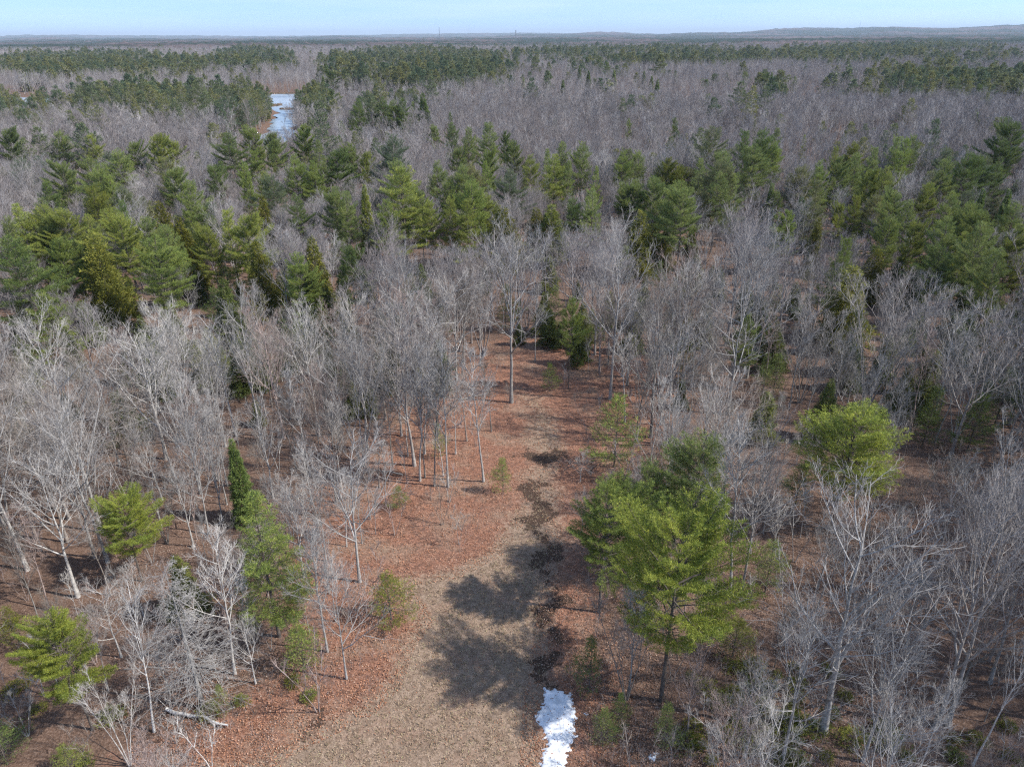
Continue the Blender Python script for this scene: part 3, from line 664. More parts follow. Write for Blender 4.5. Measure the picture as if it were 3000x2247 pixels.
KC = {'p': 'pine', 'c': 'cedar', 'h': 'hemlock', 'f': 'fir'}
hero_top('pine', (453, 716), 15, 'bri', "big rounded green pine with bare lower trunk, in the left pine belt", 1.15, 2)
hero_top('pine', (25, 700), 17, 'dark', "large dark layered pine at the left edge above middle", 1.1, 5)
hero_top('pine', (1175, 500), 19, 'yel', "widest layered yellow-green pine, the giant left of centre in the belt", 1.25, 1)
hero_top('hemlock', (304, 825), 9, 'oliv', "olive hemlock under the big rounded green pine", 1.0, 0)
hero_top('hemlock', (652, 815), 11, 'dark', "dark hemlock behind the whitish vase-shaped trees", 1.0, 1)
hero_top('pine', (123, 870), 11, 'pale', "pale green wide pine below the large dark left-edge pine", 1.1, 1)
for row in BELT.replace('\n', ';').split(';'):
    a = row.split()
    hero_top(KC[a[3]], (float(a[0]), float(a[1])), float(a[2]) * 1.07 + .4, a[4], None, float(a[5]) * (.84 if float(a[0]) > 2380 else .95))

for bx, by, bh in ((2385, 300, 15), (2420, 312, 14), (2468, 303, 15), (2502, 316, 14), (2531, 300, 15), (2588, 309, 15), (2622, 303, 15), (2440, 330, 13)):
    hero_top('birch', (bx, by), bh, 'pale', None, .9)

for bx, by, bh, bk, bt in ((1720, 162, 21, 'f', 'dark'), (1742, 150, 22, 'f', 'dark'), (1698, 192, 19, 'f', 'dark'), (1760, 168, 21, 'p', 'dark'), (1780, 185, 19, 'p', 'dark'), (1800, 205, 18, 'f', 'grn'), (1725, 205, 20, 'f', 'dark'),
                           (1602, 215, 18, 'f', 'dark'), (1650, 232, 18, 'f', 'dark'), (1676, 182, 17, 'f', 'dark'), (1533, 228, 15, 'f', 'grn'), (1927, 232, 19, 'f', 'dark'), (1888, 208, 17, 'f', 'grn'), (1910, 220, 17, 'f', 'dark'), (1885, 285, 13, 'p', 'grn'),
                           (2078, 278, 13, 'p', 'grn'), (2092, 218, 14, 'p', 'dark'), (2070, 230, 13, 'p', 'dark'), (2185, 212, 15, 'p', 'grn'), (2242, 218, 17, 'p', 'dark'), (2262, 210, 17, 'f', 'dark'), (2285, 222, 16, 'p', 'dark'), (2330, 225, 14, 'p', 'grn'),
                           (2870, 250, 16, 'p', 'dark'), (2735, 220, 16, 'p', 'dark'), (2795, 228, 15, 'p', 'grn'), (970, 212, 19, 'p', 'dark'), (955, 190, 20, 'f', 'dark'), (945, 222, 18, 'f', 'dark'), (962, 268, 17, 'p', 'dark'), (940, 330, 13, 'f', 'dark'), (905, 330, 12, 'f', 'dark'), (890, 290, 14, 'p', 'dark')):
    hero_top(KC[bk], (bx, by), bh, bt, None, 1.15)

for bx, by, hh in ((1110, 1425, 9.5), (1150, 1362, 11), (1195, 1335, 10), (1085, 1520, 8.5), (1130, 1475, 7), (1245, 1398, 10.5), (1335, 1332, 9), (1368, 1292, 11), (1285, 1275, 12), (1440, 1262, 9), (1015, 1600, 8), (965, 1740, 7.5), (985, 1822, 6.5),
                   (1860, 1290, 11), (1905, 1352, 10), (1832, 1232, 12), (1950, 1425, 9), (1245, 1330, 12), (1300, 1395, 8), (1060, 1590, 6.5)):
    q = gp(bx, by); tree('slim', q[0], q[1], hh, rng.choice(['grey', 'brown', 'pale', 'dark']), wide=1.1)


# ---- where conifers grow among the bare trees (x, y of a tip in the photograph, half sizes, share)
BLOB = [(290, 182, 340, 32, .62), (740, 170, 130, 34, .45), (1210, 185, 280, 46, .75), (1890, 155, 420, 22, .42), (2640, 152, 360, 30, .45), (2720, 225, 310, 34, .5),
        (480, 290, 300, 40, .55), (120, 310, 160, 40, .5), (720, 300, 70, 40, .75), (925, 310, 45, 60, .75), (1140, 310, 110, 45, .5), (250, 520, 300, 170, .2), (680, 480, 170, 120, .15), (1000, 470, 160, 90, .15),
        (1500, 480, 260, 70, .22), (2000, 500, 260, 70, .22), (2700, 530, 330, 120, .16), (1755, 225, 50, 30, .3), (2260, 240, 60, 26, .25), (160, 128, 160, 8, .7), (860, 120, 300, 7, .4), (2800, 108, 300, 8, .6)]
BAREZ = [(620, 372, 190, 30), (230, 380, 130, 22), (1700, 300, 350, 50), (2600, 320, 400, 50), (1700, 215, 200, 18)]
def conifer_share(px, py):
    p = np.full(px.shape, .018)
    for cx, cy, rx, ry, s in BLOB:
        d = ((px - cx) / rx) ** 2 + ((py - cy) / ry) ** 2
        p = np.maximum(p, s * np.clip(1.6 - 1.2 * d, 0, 1))
    for cx, cy, rx, ry in BAREZ:
        d = ((px - cx) / rx) ** 2 + ((py - cy) / ry) ** 2
        p = np.where((d < 1) & (p < .6), np.minimum(p, .02), p)
    return p

def scatter(r, d0, d1, spacing, half=0.72, side=14):
    """jittered grid of points in the wedge the photograph looks into"""
    xs = np.arange(-d1 * half - side, d1 * half + side, spacing); ys = np.arange(d0, d1, spacing)
    A, B = np.meshgrid(xs, ys); A = A + r.uniform(-.5, .5, A.shape) * spacing; B = B + r.uniform(-.5, .5, B.shape) * spacing
    A, B = A.ravel(), B.ravel()
    ok = (np.abs(A) < B * half + side)
    return A[ok], B[ok]

rf = np.random.default_rng(77)
def clear_of(A, B, dmin):
    pl = np.array(PLACED)
    ok = np.ones(len(A), bool)
    for i in range(0, len(A), 2000):
        d = np.hypot(A[i:i + 2000, None] - pl[None, :, 0], B[i:i + 2000, None] - pl[None, :, 1]).min(1); ok[i:i + 2000] = d > dmin
    return ok

rj = np.random.default_rng(31)
DN = 118.0
A, B = scatter(rf, 26, DN, 3.6, side=26)
ok = ((sdf(OPEN, A, B) > 0.5) | ((A < -8) & (sdf(GRASS, A, B) > 5) & (rf.uniform(0, 1, len(A)) < .35))) & clear_of(A, B, 1.9)
A, B = A[ok], B[ok]
order = np.argsort(np.hypot(A, B))
nb = 0; MAXB = 262
for j in order:
    x, y = float(A[j]), float(B[j]); px, py, _ = proj([x, y, 12.0])
    if px < -120 or px > 3120 or py > 2350 or (y < 32 and -15 < x < 7): continue
    d_ = math.hypot(x, y)
    if nb >= MAXB: DN = min(DN, d_ - 1); break
    sh = conifer_share(np.array([px]), np.array([py]))[0]
    if d_ > 88 and rf.uniform() < sh * .6:
        if hides(x, y, 11)[0]: continue
        tree('pine', x, y, rf.uniform(9, 13), rf.choice(['grn', 'bri', 'yel', 'dark'])); continue
    d = math.hypot(x, y)
    k_ = rf.choice(['maple', 'slim', 'oak', 'clump'], p=[.42, .32, .12, .14])
    hh = {'maple': rf.uniform(12.5, 17), 'slim': rf.uniform(9, 14), 'oak': rf.uniform(9, 13.5), 'clump': rf.uniform(10, 15)}[k_]
    hh *= .74 if d < 60 else (1.0 if d < 72 else 1.16)
    tn = rf.choice(['grey', 'pale', 'brown', 'dark', 'red', 'lilac'], p=[.34, .20, .16, .14, .06, .10])
    if hides(x, y, hh)[0]:
        hh *= .55
        if hides(x, y, hh)[0]: continue
    tree(k_, x, y, hh, tn); nb += 1

# slim saplings under the crowns
A, B = scatter(rf, 27, 92, 3.9)
ok = (sdf(GRASS, A, B) > 1.0) & (np.hypot(A - 3.9, B - 33) > 4) & clear_of(A, B, 1.0) & ((sdf(OPEN, A, B) > 0) | (rf.uniform(0, 1, len(A)) < .55)); A, B = A[ok], B[ok]
pick = np.argsort(np.hypot(A, B) + rf.uniform(0, 25, len(A)))[:260]
for j in pick:
    px, py, _ = proj([A[j], B[j], 2.0])
    if -40 < px < 3040 and py < 2290 and not (B[j] < 33 and -15 < A[j] < 7): tree('sapling', float(A[j]), float(B[j]), rf.uniform(2.6, 6.5), rf.choice(['grey', 'brown', 'red', 'pale']))
# dark hemlocks and young pines in the shade of the wall of trees
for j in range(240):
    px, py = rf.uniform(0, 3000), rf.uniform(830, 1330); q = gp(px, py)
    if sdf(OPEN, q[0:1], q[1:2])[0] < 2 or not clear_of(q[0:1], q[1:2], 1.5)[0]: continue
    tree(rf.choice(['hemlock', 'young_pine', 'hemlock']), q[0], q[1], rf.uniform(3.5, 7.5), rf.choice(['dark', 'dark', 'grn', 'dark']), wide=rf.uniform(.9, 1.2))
# low junipers on the leaves
JB = [(2060, 2040), (2090, 2085), (2150, 2060), (2200, 2030), (2230, 2100), (2250, 2160), (2300, 2130), (2190, 2190), (2120, 2160), (2080, 2230), (2290, 2220), (2340, 2060), (2240, 2020), (2320, 2180), (2030, 2150), (2430, 2230),
      (2650, 2230), (2600, 2140), (2160, 2120), (2050, 2200), 
      (620, 2080), (700, 2060), *[(float(rj.uniform(2000, 2480)), float(rj.uniform(1960, 2240))) for _ in range(22)], *[(float(rj.uniform(2480, 2980)), float(rj.uniform(2120, 2240))) for _ in range(8)], (900, 2060), (860, 2010), (120, 2080), (250, 2240), (60, 2010), (330, 2090), (110, 1850), (20, 1830)]
for px, py in JB:
    q = gp(px + rf.normal(0, 6), py + rf.normal(0, 6)); tree('juniper', q[0], q[1], rf.uniform(.5, 1.0), rf.choice(['bri', 'oliv', 'yel', 'yel']), wide=rf.uniform(.8, 1.3))

# ---- woodland too far off to count: one object of bare trees, one of conifers
def far_mesh(name, kind, r, lod):
    if kind == 'bare':
        gt, gc = bare(r, 14, 1 if r.uniform() < .7 else 3, .3, 36, 9, .40, k=((5, 4, 3), (4, 4, 0))[lod], rad=.12, twig=(.016, .035)[lod], lod=1)
    elif kind == 'pine':
        gt, gc = pine(r, 15, 3.9, r.uniform(.22, .42), gap=(.9, 1.25)[lod], per=5, shape=r.choice(['layer', 'layer', 'cone', 'cone', 'broad']), k=(5, 4)[lod], ln=(.5, .9)[lod], w=(.055, .11)[lod], step=(.6, 1.0)[lod], dead=False)
    else:
        gt, gc = cone_tree(r, 12, 2.6, (900, 350)[lod], 5, (.7, 1.1)[lod], (.1, .2)[lod], power=.75)
    g = Geo(); g.v = gt.v + gc.v; off = 0; g.n = 0
    q = []; t = []; qm = []; 
    for src, m in ((gt, 0), (gc, 1)):
        for a in src.q: q.append(a + off); qm.append(np.full(len(a), m))
        off += src.n
    g.q = q; g.qm = qm; g.n = off
    mats = [BARK_FAR, BARK_FAR] if kind == 'bare' else [BARK_FAR, PINE_FAR]
    return bpy.data.objects.new(name, g.mesh(name, mats))

def woodland(name, label, x, y, z, sc, rz, far_, protos):
    me = bpy.data.meshes.new(name); n = len(x); me.vertices.add(n); me.vertices.foreach_set("co", np.stack([x, y, z], -1).astype(np.float32).ravel())
    a = me.attributes.new("rz", 'FLOAT', 'POINT'); a.data.foreach_set("value", rz.astype(np.float32))
    a = me.attributes.new("sc", 'FLOAT_VECTOR', 'POINT'); a.data.foreach_set("vector", sc.astype(np.float32).ravel())
    a = me.attributes.new("lod", 'INT', 'POINT'); a.data.foreach_set("value", far_.astype(np.int32))
    o = bpy.data.objects.new(name, me); COL.objects.link(o); o["kind"] = "stuff"; o["label"] = label
    ng = bpy.data.node_groups.new(name, 'GeometryNodeTree')
    ng.interface.new_socket("Geometry", in_out='INPUT', socket_type='NodeSocketGeometry'); ng.interface.new_socket("Geometry", in_out='OUTPUT', socket_type='NodeSocketGeometry')
    gi = ng.nodes.new("NodeGroupInput"); go = ng.nodes.new("NodeGroupOutput"); jn = ng.nodes.new("GeometryNodeJoinGeometry")
    def attr(nm, tp):
        q = ng.nodes.new("GeometryNodeInputNamedAttribute"); q.data_type = tp; q.inputs[0].default_value = nm; return q.outputs[0]
    cx = ng.nodes.new("ShaderNodeCombineXYZ"); ng.links.new(attr("rz", 'FLOAT'), cx.inputs[2])
    scv = attr("sc", 'FLOAT_VECTOR'); lod = attr("lod", 'INT')
    for L, objs in enumerate(protos):
        for k_, ob in enumerate(objs):
            cmp_ = ng.nodes.new("FunctionNodeCompare"); cmp_.data_type = 'INT'; cmp_.operation = 'EQUAL'
            ng.links.new(lod, cmp_.inputs[2]); cmp_.inputs[3].default_value = L * 100 + k_
            inf = ng.nodes.new("GeometryNodeObjectInfo"); inf.inputs[0].default_value = ob; inf.inputs[1].default_value = True
            ip = ng.nodes.new("GeometryNodeInstanceOnPoints")
            ng.links.new(gi.outputs[0], ip.inputs["Points"]); ng.links.new(cmp_.outputs[0], ip.inputs["Selection"]); ng.links.new(inf.outputs["Geometry"], ip.inputs["Instance"])
            ng.links.new(cx.outputs[0], ip.inputs["Rotation"]); ng.links.new(scv, ip.inputs["Scale"])
            ng.links.new(ip.outputs[0], jn.inputs[0])
    ng.links.new(jn.outputs[0], go.inputs[0])
    md = o.modifiers.new("spread", 'NODES'); md.node_group = ng
    return o

pts = [scatter(rf, 26, 420, 4.1, side=46), scatter(rf, 420, 1000, 6.5), scatter(rf, 1000, 2600, 11)]
A = np.concatenate([p[0] for p in pts]); B = np.concatenate([p[1] for p in pts]); big = np.concatenate([np.full(len(p[0]), s) for p, s in zip(pts, (1.05, 1.2, 1.5))])
pxs, pys, _ = proj(np.stack([A, B, A * 0 + 8], -1)); aside = (pxs > 3130) | (pxs < -130)
ok = clear_of(A, B, 2.4) & ((np.hypot(A, B) > DN) | aside) & (sdf(OPEN, A, B) > 1) & (sdf(POND, A, B) > 1.5) & (sdf(POND2, A, B) > 5)
corr = np.array([(-84, 250), (-108, 330), (-130, 420), (-158, 520), (-185, 610)], float)       # low alders along the creek in front of the pond
cd = pdist(corr, A, B, closed=False)
A, B, big, cd = A[ok], B[ok], big[ok], cd[ok]
# trees crowding the two banks of the creek
ring = []
for i in range(len(POND)):
    a, c = POND[i], POND[(i + 1) % len(POND)]; m = max(1, int(np.hypot(*(c - a)) / 3.2))
    for t_ in range(m):
        p = a + (c - a) * t_ / m
        for off in (3.0, 7.0): ring.append(p + np.array([math.copysign(1, (c - a)[1]), -math.copysign(1, (c - a)[1]) * (c - a)[0] / ((c - a)[1] + 1e-6) * 0]) * -1 * off + rf.normal(0, .8, 2))
ring = np.array(ring); ring = np.concatenate([ring, ring + np.array([2.0, 2.5])]); ring = ring[(ring[:, 1] > 395) & (ring[:, 1] < 612) & (sdf(POND, ring[:, 0], ring[:, 1]) > 1.2)]
nr = len(ring); A = np.concatenate([A, ring[:, 0]]); B = np.concatenate([B, ring[:, 1]]); big = np.concatenate([big, np.full(nr, .9)]); cd = np.concatenate([cd, np.full(nr, 99.0)])
n = len(A); hgt = rf.uniform(10.5, 15.5, n); hgt[n - nr:] *= rf.uniform(.35, .85, nr); hgt = np.where(np.hypot(A, B) < 122, hgt * 1.22, hgt)
hgt = hgt * (1 + .10 * np.sin(A * .021 + 1) * np.sin(B * .017))
low = (cd < 13) & (B > 235) & (B < 335); hgt = np.where(low, hgt * .42, hgt)
low2 = (B > 400) & (B < 580) & (A < -.60 * B); hgt = np.where(low2, hgt * .32, hgt)
px, py, _ = proj(np.stack([A, B, hgt], -1))
lump = np.sin(A * .031 + 1.7 * np.sin(B * .012)) * np.sin(B * .023 + 1.3 * np.sin(A * .017)) + .6 * np.sin(A * .011 - B * .009 + 2) + .35 * np.sin(A * .083 + B * .06)
con = (rf.uniform(0, 1, n) < np.clip(conifer_share(px, py) * (1.0 + 1.05 * lump) + .012 * (lump > .9), 0, .95)) & ~low & ~low2; con[n - nr:] = rf.uniform(0, 1, nr) < .5
hd = (B < 300) & hides(A, B, hgt, .12); hgt = np.where(hd, hgt * .72, hgt); hd &= hides(A, B, hgt, .07)
ok = ~hd & ~(low2 & (B > 495)); A, B, big, hgt, con, low = A[ok], B[ok], big[ok], hgt[ok], con[ok], low[ok]
Zt = relief(A, B) * (1 - np.clip((np.hypot(A, B) - 800) / 2000, 0, 1))
L = (B > 430).astype(int); L[B < 200] = 2
def lodidx(sel, counts):
    return L[sel] * 100 + np.array([rf.integers(counts[l]) for l in L[sel]])
bare_p = [[far_mesh("far_bare", 'bare', np.random.default_rng(500 + i), 0) for i in range(6)], [far_mesh("farther_bare", 'bare', np.random.default_rng(520 + i), 1) for i in range(5)]]
pine_p = [[far_mesh("far_pine", 'pine' if i < 5 else 'cone', np.random.default_rng(540 + i), 0) for i in range(6)], [far_mesh("farther_pine", 'pine' if i < 4 else 'cone', np.random.default_rng(560 + i), 1) for i in range(5)]]
def whole(kind, i, mats):
    mt, mc, h_ = PROTO[kind][i]; me = bpy.data.meshes.new(kind + "_whole")
    import bmesh
    bm = bmesh.new(); bm.from_mesh(mt); nf = len(bm.faces); bm.from_mesh(mc); bm.faces.ensure_lookup_table()
    for f_ in bm.faces[nf:]: f_.material_index = 1
    bm.to_mesh(me); bm.free()
    for m_ in mats: me.materials.append(m_)
    return bpy.data.objects.new(kind + "_whole", me)
bare_p.append([whole('maple', i, (BARK_FAR, BARK_FAR)) for i in range(5)] + [whole('clump', i, (BARK_FAR, BARK_FAR)) for i in range(2)])
pine_p.append([whole('pine', i, (PINEBARK, PINE_FAR)) for i in range(6)] + [whole('hemlock', 0, (PINEBARK, PINE_FAR))])
s = ~con; k_ = hgt[s] / 14; wd = rf.uniform(.85, 1.25, s.sum())
woodland("bare_woodland", "grey leafless woodland running back to the horizon", A[s], B[s], Zt[s], np.stack([k_ * wd * big[s], k_ * wd * big[s], k_], -1), rf.uniform(0, 6.28, s.sum()), lodidx(s, (6, 5, 7)), bare_p)
s = con; k_ = hgt[s] / 15 * (rf.uniform(.8, 1.25, s.sum()) + .5 * rf.uniform(0, 1, s.sum()) ** 4); wd = rf.uniform(.8, 1.15, s.sum())
woodland("pine_woodland", "distant stands of dark green conifers beyond the bare wood", A[s], B[s], Zt[s], np.stack([k_ * wd * big[s], k_ * wd * big[s], k_], -1), rf.uniform(0, 6.28, s.sum()), lodidx(s, (6, 5, 7)), pine_p)

# ---- canopy of the woods towards the horizon, and the ridge on it
HM, nt, b = mat("horizon_canopy"); geo = N_(nt, "ShaderNodeNewGeometry")
mp = N_(nt, "ShaderNodeMapping"); mp.inputs["Scale"].default_value = (.0011, .0006, .001); nt.links.new(geo.outputs["Position"], mp.inputs[0])
n = noise(nt, 1.0, 7, mp.outputs[0], .62); n2 = noise(nt, .09, 3, geo.outputs["Position"])
c = ramp(nt, n.outputs[0], [(.38, (.11, .08, .075)), (.46, (.075, .058, .055)), (.50, (.026, .037, .025)), (.75, (.02, .032, .02))]).outputs[0]
c = mix(nt, 1, c, ramp(nt, n2.outputs[0], [(.3, (.6, .6, .6)), (.7, (1.3, 1.3, 1.3))]).outputs[0], 'MULTIPLY')
nt.links.new(c, b.inputs["Base Color"]); b.inputs["Specular IOR Level"].default_value = 0
rr_ = 2450 * 1.045 ** np.arange(66); aa = np.radians(np.linspace(-48, 48, 320))
RR, AA = np.meshgrid(rr_, aa, indexing='ij'); X, Y = RR * np.sin(AA), RR * np.cos(AA)
Z = 11 + 3.0 * rf.normal(0, 1, X.shape) + 7 * np.sin(X * .0021 + 1) * np.sin(Y * .0013)
ridge = np.exp(-((RR - 13500) / 3600) ** 2) * (np.clip((AA - np.radians(-6)) / np.radians(46), 0, 1) ** 1.15 * 150 + 18 * np.sin(AA * 21) + 10 * np.sin(AA * 57 + 1))
ridge2 = np.exp(-((RR - 20000) / 3000) ** 2) * (45 + 22 * np.sin(AA * 13 + 2))
Z = Z + 4 * rf.normal(0, 1, X.shape) * (RR > 9000) + np.clip(ridge, 0, None) + np.clip(ridge2, 0, None); Z[0] = 0
ix = np.arange(X.size).reshape(X.shape); g = Geo(); g.add(np.stack([X, Y, Z], -1), q=np.stack([ix[:-1, :-1], ix[:-1, 1:], ix[1:, 1:], ix[1:, :-1]], -1))
o = bpy.data.objects.new("hills", g.mesh("hills", HM, False)); COL.objects.link(o); o["kind"] = "structure"; o["label"] = "low wooded hills and plain fading blue on the horizon"

# ---- masts on the skyline
MM, nt, b = mat("mast_steel"); b.inputs["Base Color"].default_value = (.12, .11, .12, 1)
def mast(px, pytop, pybase, dist, label, wdt):
    r = ray(px, pybase); t = dist / r[1]; x, y = r[0] * t, r[1] * t; zt = H + ray(px, pytop)[2] * dist / ray(px, pytop)[1]
    g = Geo(); P = np.array([[[x, y, 0], [x, y, zt * .5], [x, y, zt]]]); tubes(g, P, np.array([[wdt, wdt * .8, wdt * .6]]), 8)
    e = bpy.data.objects.new("radio_mast", g.mesh("mast", MM)); COL.objects.link(e); e["label"] = label; e["category"] = "mast"; e["group"] = "masts on the skyline"
    g = Geo(); zs = np.linspace(zt * .45, zt * .97, 5); P = np.array([[[x - wdt * 2, y - .3, z_], [x + wdt * 2, y - .3, z_]] for z_ in zs]); tubes(g, P, np.full((5, 2), wdt * .35), 4)
    p = bpy.data.objects.new("crossarms", g.mesh("crossarms", MM)); COL.objects.link(p); p.parent = e
mast(1287, 81, 97, 7000, "tallest thin dark mast on the skyline left of the middle", 2.2)
mast(1511, 89, 97, 7000, "stubby dark tower on the skyline near the middle", 3.2)
mast(2518, 62, 84, 9000, "faint mast on the ridge at the right of the skyline", 1.3)

# ---- floor of the wood: fallen leaves, dry grass, brush, snow, logs
def leaf_points(r, n, d0, d1):
    y = d0 + (d1 - d0) * r.uniform(0, 1, n) ** 1.25; x = r.uniform(-1, 1, n) * (y * .68 + 4); return x, y
x, y = leaf_points(rf, 330000, 28, 105)
sg = sdf(GRASS, x, y); sl_ = sdf(LITTER, x, y); gm = straw(x, y)
drift = .5 + .5 * np.sin(x * .8 + 1.7 * np.sin(y * .43)) * np.sin(y * .61 + 1.2 * np.sin(x * .37)); drift = np.clip(.35 + drift + .3 * np.sin(x * 3.1 + y * 2.3), .1, 1)
keep = rf.uniform(0, 1, len(x)) < np.where(gm > .68, .035 * drift, np.where(sl_ < 2, .95 * drift, .7 * drift)); x, y, sl_ = x[keep], y[keep], sl_[keep]
n = len(x); s = rf.uniform(.032, .075, n); u = nrm(rf.normal(0, 1, (n, 3)) * np.array([1, 1, .35])); v = nrm(np.cross(u, rf.normal(0, .45, (n, 3)) + np.array([0, 0, 1.0])))
c = np.stack([x, y, relief(x, y) + rf.uniform(.03, .09, n)], -1)
q = np.stack([c - u * s[:, None], c - v * s[:, None] * .6, c + u * s[:, None], c + v * s[:, None] * .6], 1)
rust = (sl_ + rf.normal(0, 3, n) < 0) & (dark_patches(x, y) + rf.normal(0, .15, n) < .45)
g = Geo()
for m_, sel in ((0, rust), (1, ~rust)): g.add(q[sel], q=np.arange(4 * sel.sum()).reshape(-1, 4), m=m_)
o = bpy.data.objects.new("fallen_leaves", g.mesh("fallen_leaves", [LEAF, DULL_LEAF])); COL.objects.link(o); o["kind"] = "stuff"; o["label"] = "rust brown fallen leaves covering the wood floor"

y = rf.uniform(28, 100, 90000); x = rf.uniform(-20, 16, 90000); sg = sdf(GRASS, x, y)
keep = straw(x, y) > rf.uniform(.3, 1.0, len(x)) ** 1.0; x, y = x[keep], y[keep]; n = len(x)
c = np.stack([x, y, relief(x, y) - .02], -1)
g = Geo(); tufts(g, rf, c, np.tile([[0, 0, .55]], (n, 1)), 6, .22, .015, cone=1.0)
o = bpy.data.objects.new("dry_grass", g.mesh("dry_grass", STRAW)); COL.objects.link(o); o["kind"] = "stuff"; o["label"] = "tan matted dry grass of the track"

# low twiggy brush between the trunks
x, y = leaf_points(rf, 5200, 29, 120); sg = sdf(OPEN, x, y); keep = (sg > 0) | (rf.uniform(0, 1, len(x)) < .3) & (sdf(GRASS, x, y) > .5); x, y = x[keep], y[keep]; n = len(x)
hh = rf.uniform(.5, 2.2, n); b0 = np.stack([x, y, relief(x, y) - .05], -1); d = nrm(np.stack([rf.normal(0, .3, n), rf.normal(0, .3, n), np.ones(n)], -1))
P = b0[:, None] + d[:, None] * (hh[:, None] * np.linspace(0, 1, 4)[None])[..., None]; P[:, 1:] += rf.normal(0, .05, (n, 3, 3)); R = np.linspace(.010, .004, 4)[None] * np.ones((n, 1))
g = Geo(); tubes(g, P, R, 3); L2, R2, l2 = sprout(rf, P, R, 6, .2, 1, 45, hh * .5, up=.1, n=3, wob=.2, rr=.7); tubes(g, L2, np.maximum(R2, .0035), 3)
o = bpy.data.objects.new("brush", g.mesh("brush", BARK)); o.color = (.9, .8, .78, 1); COL.objects.link(o); o["kind"] = "stuff"; o["label"] = "low bare twiggy brush between the trunks"

# snow
SN, nt, b = mat("old_snow"); geo = N_(nt, "ShaderNodeNewGeometry"); n_ = noise(nt, 1.6, 5, geo.outputs["Position"])
nt.links.new(ramp(nt, n_.outputs[0], [(.3, (.48, .50, .52)), (.5, (.68, .70, .73)), (.7, (.78, .80, .83))]).outputs[0], b.inputs["Base Color"]); b.inputs["Roughness"].default_value = .6
b.inputs["Subsurface Weight"].default_value = .0
def snow(pix, label, thick=.11, jit=.10):
    poly = poly_w(pix); pts = []
    for i in range(len(poly)):
        a, c = poly[i], poly[(i + 1) % len(poly)]; m = max(2, int(np.hypot(*(c - a)) / .12))
        for s in range(m): pts.append(a + (c - a) * s / m + rf.normal(0, jit, 2))
    pts = np.array(pts); lo, hi = pts.min(0), pts.max(0); st = .09
    xs = np.arange(lo[0], hi[0] + st, st); ys = np.arange(lo[1], hi[1] + st, st); X, Y = np.meshgrid(xs, ys); d = -sdf(pts, X, Y)
    Zs = relief(X, Y) + thick * np.clip(d / .25, 0, 1) ** .5 + .03 * np.sin(X * 5) * np.sin(Y * 4) + rf.normal(0, .008, X.shape)
    d = d + .10 * np.sin(X * 7 + 2 * np.sin(Y * 5)) * np.sin(Y * 6) + rf.normal(0, .03, X.shape)
    Zs = np.where(d > 0, Zs + .03, relief(X, Y) - .05)
    id_ = np.arange(X.size).reshape(X.shape); q = np.stack([id_[:-1, :-1], id_[:-1, 1:], id_[1:, 1:], id_[1:, :-1]], -1).reshape(-1, 4)
    dd = d.ravel()[q].max(1) > 0; g = Geo(); g.add(np.stack([X, Y, Zs], -1), q=q[dd])
    o = bpy.data.objects.new("snow_patch", g.mesh("snow_patch", SN, True)); COL.objects.link(o); o["label"] = label; o["category"] = "snow patch"; o["group"] = "patches of old snow"
    k_ = 55; sel = rf.integers(0, X.size, 4 * k_); sel = sel[d.ravel()[sel] > .12][:k_]
    for t_ in sel: SNOWLEAF.append((X.ravel()[t_], Y.ravel()[t_], Zs.ravel()[t_]))
    return pts
SNOWLEAF = []
snow([(1600, 2020), (1645, 2030), (1672, 2040), (1668, 2065), (1690, 2080), (1682, 2120), (1684, 2160), (1668, 2190), (1660, 2215), (1655, 2330), (1580, 2330), (1585, 2230), (1600, 2180), (1590, 2140), (1568, 2095), (1590, 2070)], "long white patch of melting snow beside the grassy track")
snow([(1905, 2205), (1925, 2212), (1920, 2235), (1900, 2228)], "small scrap of snow under the big bright pine", .08, .06)
snow([(1712, 2088), (1722, 2090), (1720, 2098), (1711, 2096)], "tiny scrap of snow just right of the long snow patch", .06, .05)

c = np.array(SNOWLEAF) + np.array([0, 0, .012]); n = len(c); a = rf.uniform(0, 6.28, n); u = np.stack([np.cos(a), np.sin(a), rf.normal(0, .2, n)], -1) * .06; v = np.stack([-np.sin(a), np.cos(a), rf.normal(0, .2, n)], -1) * .035
g = Geo(); g.add(np.stack([c - u, c - v, c + u, c + v], 1), q=np.arange(4 * n).reshape(n, 4))
o = bpy.data.objects.new("snow_leaves", g.mesh("snow_leaves", LEAF)); COL.objects.link(o); o["kind"] = "stuff"; o["label"] = "brown leaf specks lying on the old snow"

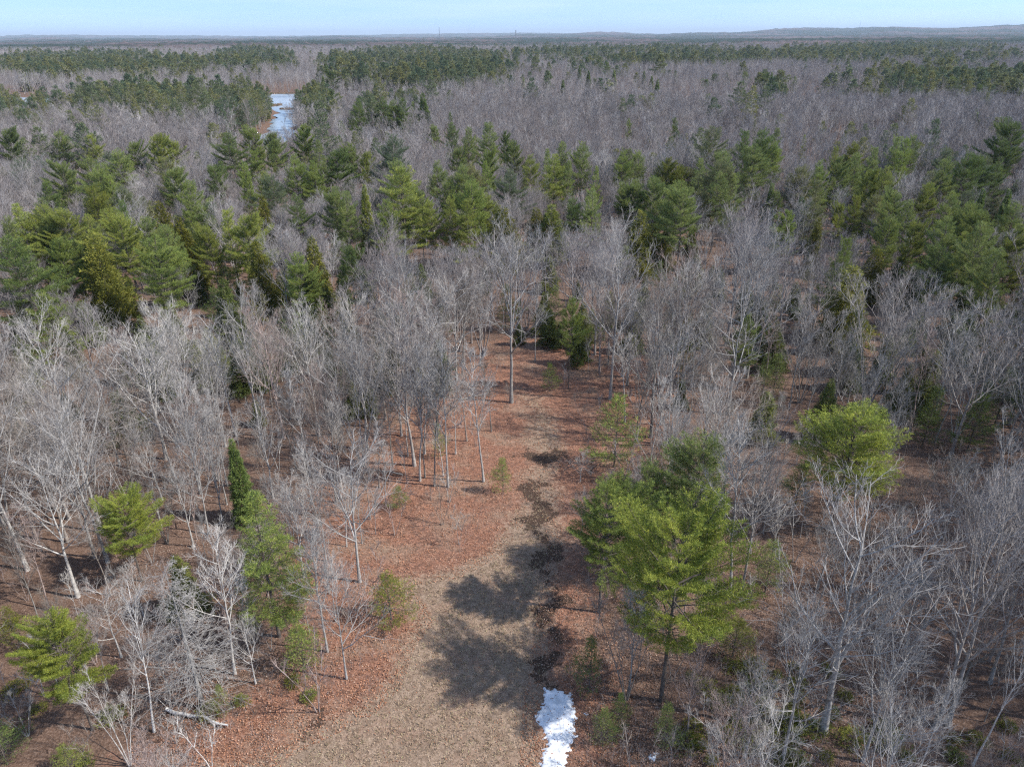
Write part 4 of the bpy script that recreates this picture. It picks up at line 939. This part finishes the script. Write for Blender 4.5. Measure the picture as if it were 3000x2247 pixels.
# fallen trunks
def log(a, c, rad, label, col):
    a, c = gp(*a), gp(*c); n = 8; P = np.zeros((1, n, 3)); P[0, :, :2] = a + (c - a) * np.linspace(0, 1, n)[:, None] + rf.normal(0, .10, (n, 2)); P[0, :, 2] = relief(P[0, :, 0], P[0, :, 1]) + rad + .08 + rf.uniform(0, .2, n)
    R = (rad * np.linspace(1, .45, n))[None]; g = Geo(); tubes(g, P, R, 8)
    L1, R1, l1 = sprout(rf, P, R, 9, .35, 1, 50, np.array([1.6]), up=.1, n=4, rr=.4); 
    o = bpy.data.objects.new("fallen_log", g.mesh("fallen_log", BARK, True)); o.color = (*col, 1); COL.objects.link(o); o["label"] = label; o["category"] = "log"; o["group"] = "fallen trunks"
    g = Geo(); tubes(g, L1, R1, 4); b_ = bpy.data.objects.new("branches", g.mesh("branches", BARK)); b_.color = (*col, 1); COL.objects.link(b_); b_.parent = o
log((485, 2080), (670, 2140), .13, "pale fallen birch trunk below the dead conifer", (1.6, 1.6, 1.6))
log((2690, 1705), (2870, 1760), .16, "dark fallen trunk lying among grey trees at right", (.8, .7, .65))
log((2940, 1790), (2780, 1745), .12, "shorter fallen trunk beside the dark one at right", (.9, .8, .75))
log((1350, 1170), (1440, 1150), .10, "fallen stem left of the track's head", (.9, .85, .8))
log((1180, 1395), (1080, 1375), .09, "thin fallen stem behind the left clump of stems", (.8, .75, .7))

# ---- haze
hz, nt, b = mat("haze"); nt.nodes.remove(b); pv = N_(nt, "ShaderNodeVolumePrincipled")
pv.inputs["Color"].default_value = (.70, .82, .95, 1); pv.inputs["Density"].default_value = 5.5e-5; pv.inputs["Anisotropy"].default_value = 0.0
nt.links.new(pv.outputs[0], nt.nodes["Material Output"].inputs["Volume"])
S_ = 56000.0; me = bpy.data.meshes.new("haze"); q = [(x_, y_, z_) for z_ in (-6.0, 262.0) for x_, y_ in ((-S_, -S_), (S_, -S_), (S_, S_), (-S_, S_))]
me.from_pydata(q, [], [(3, 2, 1, 0), (4, 5, 6, 7), (0, 1, 5, 4), (1, 2, 6, 5), (2, 3, 7, 6), (3, 0, 4, 7)]); me.materials.append(hz)
o = bpy.data.objects.new("haze", me); COL.objects.link(o); o["kind"] = "stuff"; o["label"] = "thin blue haze over the far woods"
